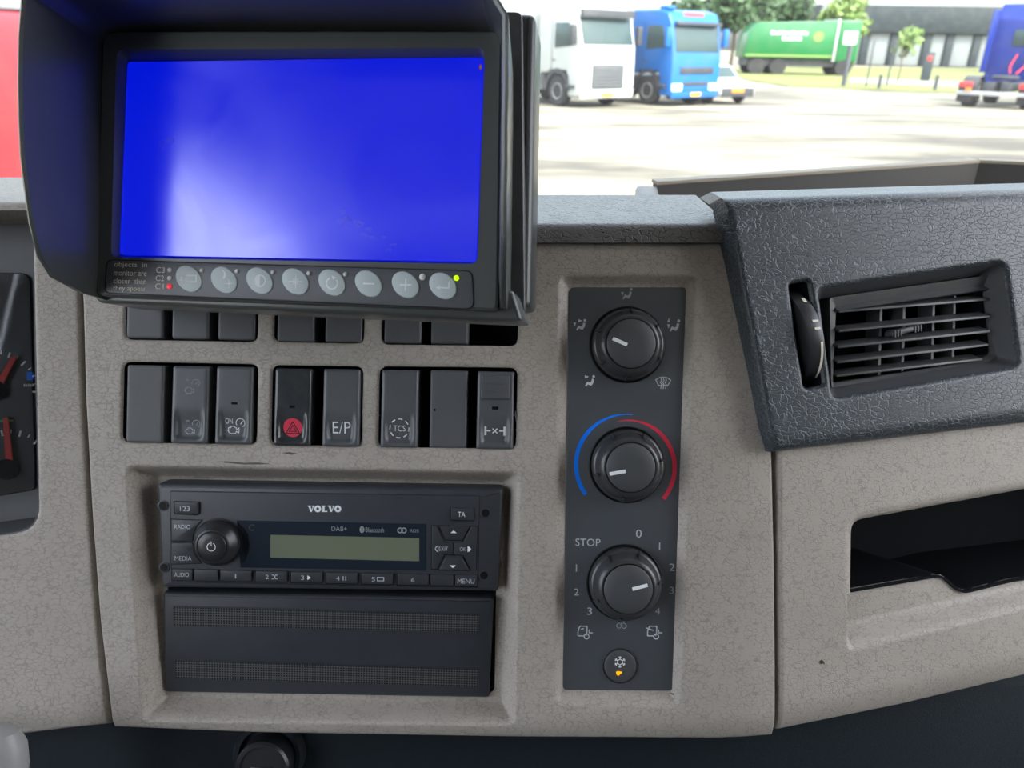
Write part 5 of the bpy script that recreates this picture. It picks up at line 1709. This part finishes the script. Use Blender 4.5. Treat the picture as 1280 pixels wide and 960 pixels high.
# white car in front of the blue lorry
T = Thing('car', 'small white car showing an orange lamp beside the blue lorry', 'car').place(front_at(920, 131, 0, 0, R(25)), R(25))
T.part('body', profile(MB(), [(0, 0.30), (0, 0.72), (0.9, 0.86), (1.5, 1.32), (2.9, 1.40), (3.9, 0.95), (4.1, 0.35)], -0.84, 0.84), 'paint_white', bevel=0.10, seg=3)
front_plate(T, 'windscreen', 'cab_glass', -0.68, 0.68, 0.92, 1.28, 0.96, 1.44, 0.02)
front_plate(T, 'number_plate', 'lamp_orange', -0.28, 0.28, 0.42, 0.56, 0.0, 0.0, 0.03)
front_plate(T, 'grille', 'truck_dark', -0.75, 0.75, 0.28, 0.60, 0.0, 0.0, 0.015)
for sx in (-1, 1):
    wheel(T, sx * 0.74, 0.8, 0.32, 0.2)
    wheel(T, sx * 0.74, 3.2, 0.32, 0.2)
    front_plate(T, 'headlamp', 'lamp_white', sx * 0.62 - 0.16, sx * 0.62 + 0.16, 0.60, 0.72, 0.0, 0.02, 0.03)
    T.part('side_window', MB().box(sx * 0.84 - 0.01, sx * 0.84 + 0.012, 1.6, 2.9, 0.95, 1.26), 'cab_glass', bevel=0.005)

# green refuse lorry
g = ground(1066, 96)
rzG = R(-3)
T = Thing('refuse_lorry', 'green box lorry with white lettering standing before the trees', 'truck').place((g.x, g.y, 0), rzG)
T.o.scale = (1.38, 1.38, 1.30)
L_ = 6.3
T.part('box_body', MB().add([(x, y, z) for y in (0.0, 2.5) for x, z in ((-L_ + 0.1, 0.95), (-1.3, 0.95), (-1.3, 3.0), (-L_ + 0.75, 2.85), (-L_ + 0.25, 2.3))],
       [(0, 1, 2, 3, 4), (9, 8, 7, 6, 5), (0, 5, 6, 1), (1, 6, 7, 2), (2, 7, 8, 3), (3, 8, 9, 4), (4, 9, 5, 0)]), 'paint_green', bevel=0.05)
T.part('cab', MB().box(-1.15, 0.05, 0.05, 2.45, 0.75, 3.05), 'paint_green', bevel=0.12, seg=3)
T.part('cab_window', MB().box(-0.85, -0.15, 0.02, 0.06, 1.75, 2.45), 'lamp_white', bevel=0.01)
T.part('lift_frame', MB().box(-1.32, -1.18, -0.05, 2.5, 0.8, 3.1), 'steel', bevel=0.02)
T.part('side_stripe', MB().box(-L_ + 0.2, -1.35, -0.02, 0.0, 1.02, 1.14), 'leaf_light')
mb = MB()
for z_, x_, n_ in ((2.22, -4.85, 11), (1.92, -4.2, 6)):
    for i in range(n_):
        wl_ = (0.14, 0.10, 0.16, 0.12)[i % 4]
        mb.box(x_, x_ + wl_, -0.02, 0.0, z_, z_ + (0.20, 0.16, 0.18)[i % 3])
        x_ += wl_ + 0.055
T.part('lettering', mb, 'lamp_white', smooth=0, label='two rows of illegible white lettering')
T.part('emblem', MB().lathe([(0.30, 0.0), (0.30, 0.02)], (-2.25, -0.001, 2.15), 24, 'y'), 'leaf_light', label='yellow green round emblem')
T.part('chassis', MB().box(-L_ + 0.3, 0, 0.3, 2.2, 0.5, 0.95), 'truck_dark')
for x in (-5.4, -4.2, -0.6):
    for y in (0.2, 2.2):
        T.part('wheel', MB().lathe([(0.25, -0.15), (0.45, -0.15), (0.47, -0.1), (0.47, 0.1), (0.45, 0.15), (0.25, 0.15)], (x, y, 0.47), 20, 'y'), 'rubber')

# dark blue tractor seen from behind at the right
g = ground(1188, 133)
T = Thing('tractor_unit', 'dark blue tractor unit seen from behind at the right edge', 'truck').place((g.x, g.y, 0), R(-42))
T.part('cab', profile(MB(), [(3.2, 0.75), (3.2, 3.2), (3.6, 3.75), (5.2, 3.75), (5.45, 2.6), (5.6, 0.7)], 0.15, 2.65), 'paint_navy', bevel=0.08, seg=3)
T.part('side_fairing', MB().box(0.12, 0.22, 2.5, 3.3, 1.2, 3.5).box(2.55, 2.65, 2.5, 3.3, 1.2, 3.5), 'paint_navy', bevel=0.03)
T.part('rear_window', MB().box(0.9, 1.9, 3.16, 3.2, 2.2, 2.8), 'cab_glass', bevel=0.01)
T.part('marker_lamp', MB().box(1.30, 1.55, 3.14, 3.2, 3.0, 3.14), 'lamp_red', bevel=0.01)
T.part('chassis', MB().box(0.95, 1.25, 0, 5.2, 0.60, 0.92).box(1.55, 1.85, 0, 5.2, 0.60, 0.92), 'truck_dark', bevel=0.02)
T.part('coupling_plate', MB().lathe([(0.45, 1.02), (0.48, 1.06), (0.48, 1.12), (0.40, 1.16)], (1.4, 1.1, 0), 28), 'truck_dark')
T.part('air_lines', MB().tube([(1.2, 3.15, 1.9), (1.15, 2.6, 1.45), (1.3, 2.2, 1.2)], 0.03).tube([(1.6, 3.15, 1.9), (1.65, 2.6, 1.45), (1.5, 2.2, 1.2)], 0.03), 'lamp_red')
T.part('rear_beam', MB().box(0.1, 2.7, -0.05, 0.05, 0.45, 0.60), 'steel', bevel=0.02)
for sx, x0 in ((0, 0.10), (1, 2.15)):
    for y in (1.0, 4.4):
        wheel(T, x0 + 0.28, y, 0.5, 0.5)
    mg = T.part('mudguard', MB().add([(x, 1.0 + 0.62 * math.cos(R(a)), 0.5 + 0.62 * math.sin(R(a))) for a in range(0, 181, 15) for x in (x0, x0 + 0.56)], [(2 * i, 2 * i + 1, 2 * i + 3, 2 * i + 2) for i in range(12)]), 'truck_dark', fix=False)
    tl = T.part('tail_lamp', MB().box(x0 + 0.02, x0 + 0.52, -0.10, -0.04, 0.72, 0.92), 'lamp_red', bevel=0.02)
    T.part('indicator', MB().box(x0 + 0.30, x0 + 0.50, -0.11, -0.06, 0.60, 0.71), 'lamp_orange', tl, bevel=0.01)
    T.part('mud_flap', MB().box(x0, x0 + 0.54, 0.10, 0.14, 0.18, 0.80), 'rubber', bevel=0.01)

# red vehicle at the far left
T = Thing('red_van', 'red panel van body seen past the left side of the monitor', 'van').place((-7.2, 6.2, 0), R(0))
T.part('body', profile(MB(), [(0.0, 0.35), (0.0, 1.98), (0.10, 2.20), (4.4, 2.20), (4.6, 2.05), (4.6, 0.35)], 0.0, 2.0), 'paint_red', bevel=0.06, seg=3)
T.part('roof_rail', MB().box(0.03, 1.97, 0.05, 4.5, 2.21, 2.26), 'paint_grey', bevel=0.02)
for x in (0.25, 1.75):
    for y in (0.9, 3.7):
        wheel(T, x, y, 0.33, 0.22)
T.part('rear_seam', MB().box(0.99, 1.01, -0.006, 0.05, 0.45, 2.1), 'truck_dark')
for x in (0.12, 1.88):
    T.part('tail_lamp', MB().box(x - 0.08, x + 0.08, -0.02, 0.05, 1.0, 1.5), 'lamp_red', bevel=0.01)
T.part('bumper', MB().box(0.02, 1.98, -0.12, 0.1, 0.35, 0.58), 'truck_dark', bevel=0.03)

# warehouse
g = ground(1058, 82)
T = Thing('warehouse', 'long warehouse with a dark upper band over pale panels', 'building').place((g.x - 3.4, g.y + 4, 0), R(-6))
T.part('upper_band', MB().box(0, 60, -0.4, 12, 3.95, 7.1), 'facade_dark', bevel=0.05)
T.part('core', MB().box(0.3, 60, 0.6, 12, 0, 3.95), 'facade_dark')
x = 0.6
for i in range(16):
    wdp = (2.0, 2.4, 2.4, 3.0, 1.6, 2.2)[i % 6]
    T.part('panel', MB().box(x, x + wdp, 0.35, 0.62, 0.12, 3.9), 'facade_pale', bevel=0.02)
    T.part('pier', MB().box(x + wdp + 0.08, x + wdp + 1.05, 0.1, 0.62, 0, 3.95), 'facade_dark', bevel=0.02)
    x += wdp + 1.15
    if x > 56:
        break

# verge between yard and warehouse
def strip(name, label, pts, z, mat, cat=None, kind='structure'):
    P = [ground(*p) for p in pts]
    P = [Vector((p.x, p.y, 0)) for p in P]
    mb = MB().loft([[(p.x, p.y, -0.02) for p in P], [(p.x, p.y, z) for p in P]])
    o = link(name, mb.mesh(name, smooth=0), mat)
    o['kind'] = kind
    o['label'] = label
    if cat:
        o['category'] = cat
    return o
strip('verge', 'grass verge in front of the warehouse', [(985, 108), (1300, 121), (1400, 88), (1000, 84), (890, 88), (900, 96)], 0.06, 'grass')
strip('trim_1', 'pale path across the grass verge', [(1062, 105), (1300, 114), (1300, 107), (1062, 98.5)], 0.09, 'kerb')

# trees
def leaf_mass(mb, c, rx, rz_, n, size):
    for _ in range(n):
        a, b = random.random() * 2 * math.pi, math.acos(2 * random.random() - 1)
        rr = random.random() ** 0.33
        p = Vector((c[0] + rx * rr * math.sin(b) * math.cos(a), c[1] + rx * rr * math.sin(b) * math.sin(a), c[2] + rz_ * rr * math.cos(b)))
        u = Vector((random.gauss(0, 1), random.gauss(0, 1), random.gauss(0, 1))).normalized() * size * (0.6 + 0.8 * random.random())
        w_ = u.orthogonal().normalized() * size * 0.5
        mb.add([p - u * 0.5, p + w_, p + u * 0.5, p - w_], [(0, 1, 2, 3)])
def tree(label, px, py, dist, hgt, rad, mat, n=900, size=0.45, trunk=0.16):
    g = ground(px, py)
    d = Vector((g.x, g.y, 0)).normalized() * dist
    T = Thing('tree', label, 'tree', group='trees beyond the yard').place((d.x, d.y, 0))
    top = hgt
    T.part('trunk', MB().tube([(0, 0, -0.05), (0.05, 0, hgt * 0.3), (-0.05, 0.05, hgt * 0.6), (0, 0, hgt * 0.85)], trunk, 8, [trunk, trunk * 0.85, trunk * 0.6, trunk * 0.25]), 'bark')
    for _ in range(5):
        a = random.random() * 6.28
        T.part('branch', MB().tube([(0, 0, hgt * 0.45), (rad * 0.4 * math.cos(a), rad * 0.4 * math.sin(a), hgt * 0.62), (rad * 0.7 * math.cos(a), rad * 0.7 * math.sin(a), hgt * 0.75)], 0.05, 6, [trunk * 0.5, trunk * 0.3, 0.02]), 'bark')
    mb = MB()
    for _ in range(9):
        a, rr = random.random() * 6.28, rad * 0.62 * random.random() ** 0.5
        leaf_mass(mb, (rr * math.cos(a), rr * math.sin(a), hgt * (0.58 + 0.34 * random.random())), rad * 0.5, hgt * 0.16, n // 9, size)
    T.part('foliage', mb, mat, fix=False, smooth=0, kind='stuff')
tree('leafy green tree with a thin trunk left of the green lorry', 912, 90, 78, 6.6, 3.6, 'leaf', 1500, 0.6)
tree('rounded green tree rising behind the green lorry', 976, 80, 98, 7.2, 4.2, 'leaf', 1500, 0.6)
tree('green tree beside the corner of the warehouse', 1046, 80, 92, 7.0, 3.2, 'leaf_light', 1200, 0.6)
tree('dark tree behind the roof of the bright blue lorry', 868, 84, 88, 6.4, 3.0, 'leaf', 1000, 0.6)
tree('young yellow green sapling in front of the warehouse', 1122, 100, 56, 3.3, 1.0, 'leaf_light', 200, 0.3, 0.06)
tree('bushy dark green tree over the right end of the warehouse', 1330, 80, 100, 11.0, 6.0, 'leaf', 1800, 0.8)

# sign board, posts
g = ground(1155, 104)
T = Thing('sign_board', 'dark upright sign board with a red mark on the verge', 'sign').place((g.x, g.y, 0), R(-6))
T.part('board', MB().box(-0.30, 0.30, -0.05, 0.05, 0.15, 1.85), 'facade_dark', bevel=0.02)
T.part('post', MB().box(-0.26, -0.18, -0.03, 0.03, 0, 0.2).box(0.18, 0.26, -0.03, 0.03, 0, 0.2), 'steel')
T.part('red_mark', MB().box(-0.12, 0.16, -0.065, -0.05, 1.35, 1.65), 'lamp_red', bevel=0.004)
for px_, py_, hh, r_, lab in ((1054, 109, 2.2, 0.13, 'dark gate post standing just right of the green lorry'), (1098, 112, 0.75, 0.09, 'short dark bollard left of the sapling on the verge'),
                          (1168, 114, 0.8, 0.10, 'short dark bollard just right of the sign board'), (1108, 108, 2.6, 0.05, 'thin post beside the sapling'), (1082, 110, 2.4, 0.04, 'thin post between gate post and bollard')):
    g = ground(px_, py_)
    T = Thing('post', lab, 'post', group='posts along the verge').place((g.x, g.y, 0))
    T.part('shaft', MB().lathe([(r_ * 1.2, 0), (r_, 0.05), (r_, hh - 0.06), (r_ * 0.7, hh)], (0, 0, 0), 14), 'truck_dark')
    T.part('base_plate', MB().lathe([(r_ * 2, 0.0), (r_ * 2, 0.03), (r_ * 1.7, 0.035)], (0, 0, 0), 14), 'truck_dark')
d = ray(1022, 60); d = Vector((d.x, d.y, 0)).normalized() * 115
T = Thing('mast', 'slim pale mast rising behind the green lorry', 'mast').place((d.x, d.y, 0))
T.part('shaft', MB().lathe([(0.34, 0), (0.26, 6.6), (0.25, 6.8)], (0, 0, 0), 12), 'facade_pale')
T.part('cap', MB().lathe([(0.30, 6.8), (0.30, 6.95), (0.1, 7.05)], (0, 0, 0), 12), 'facade_pale')
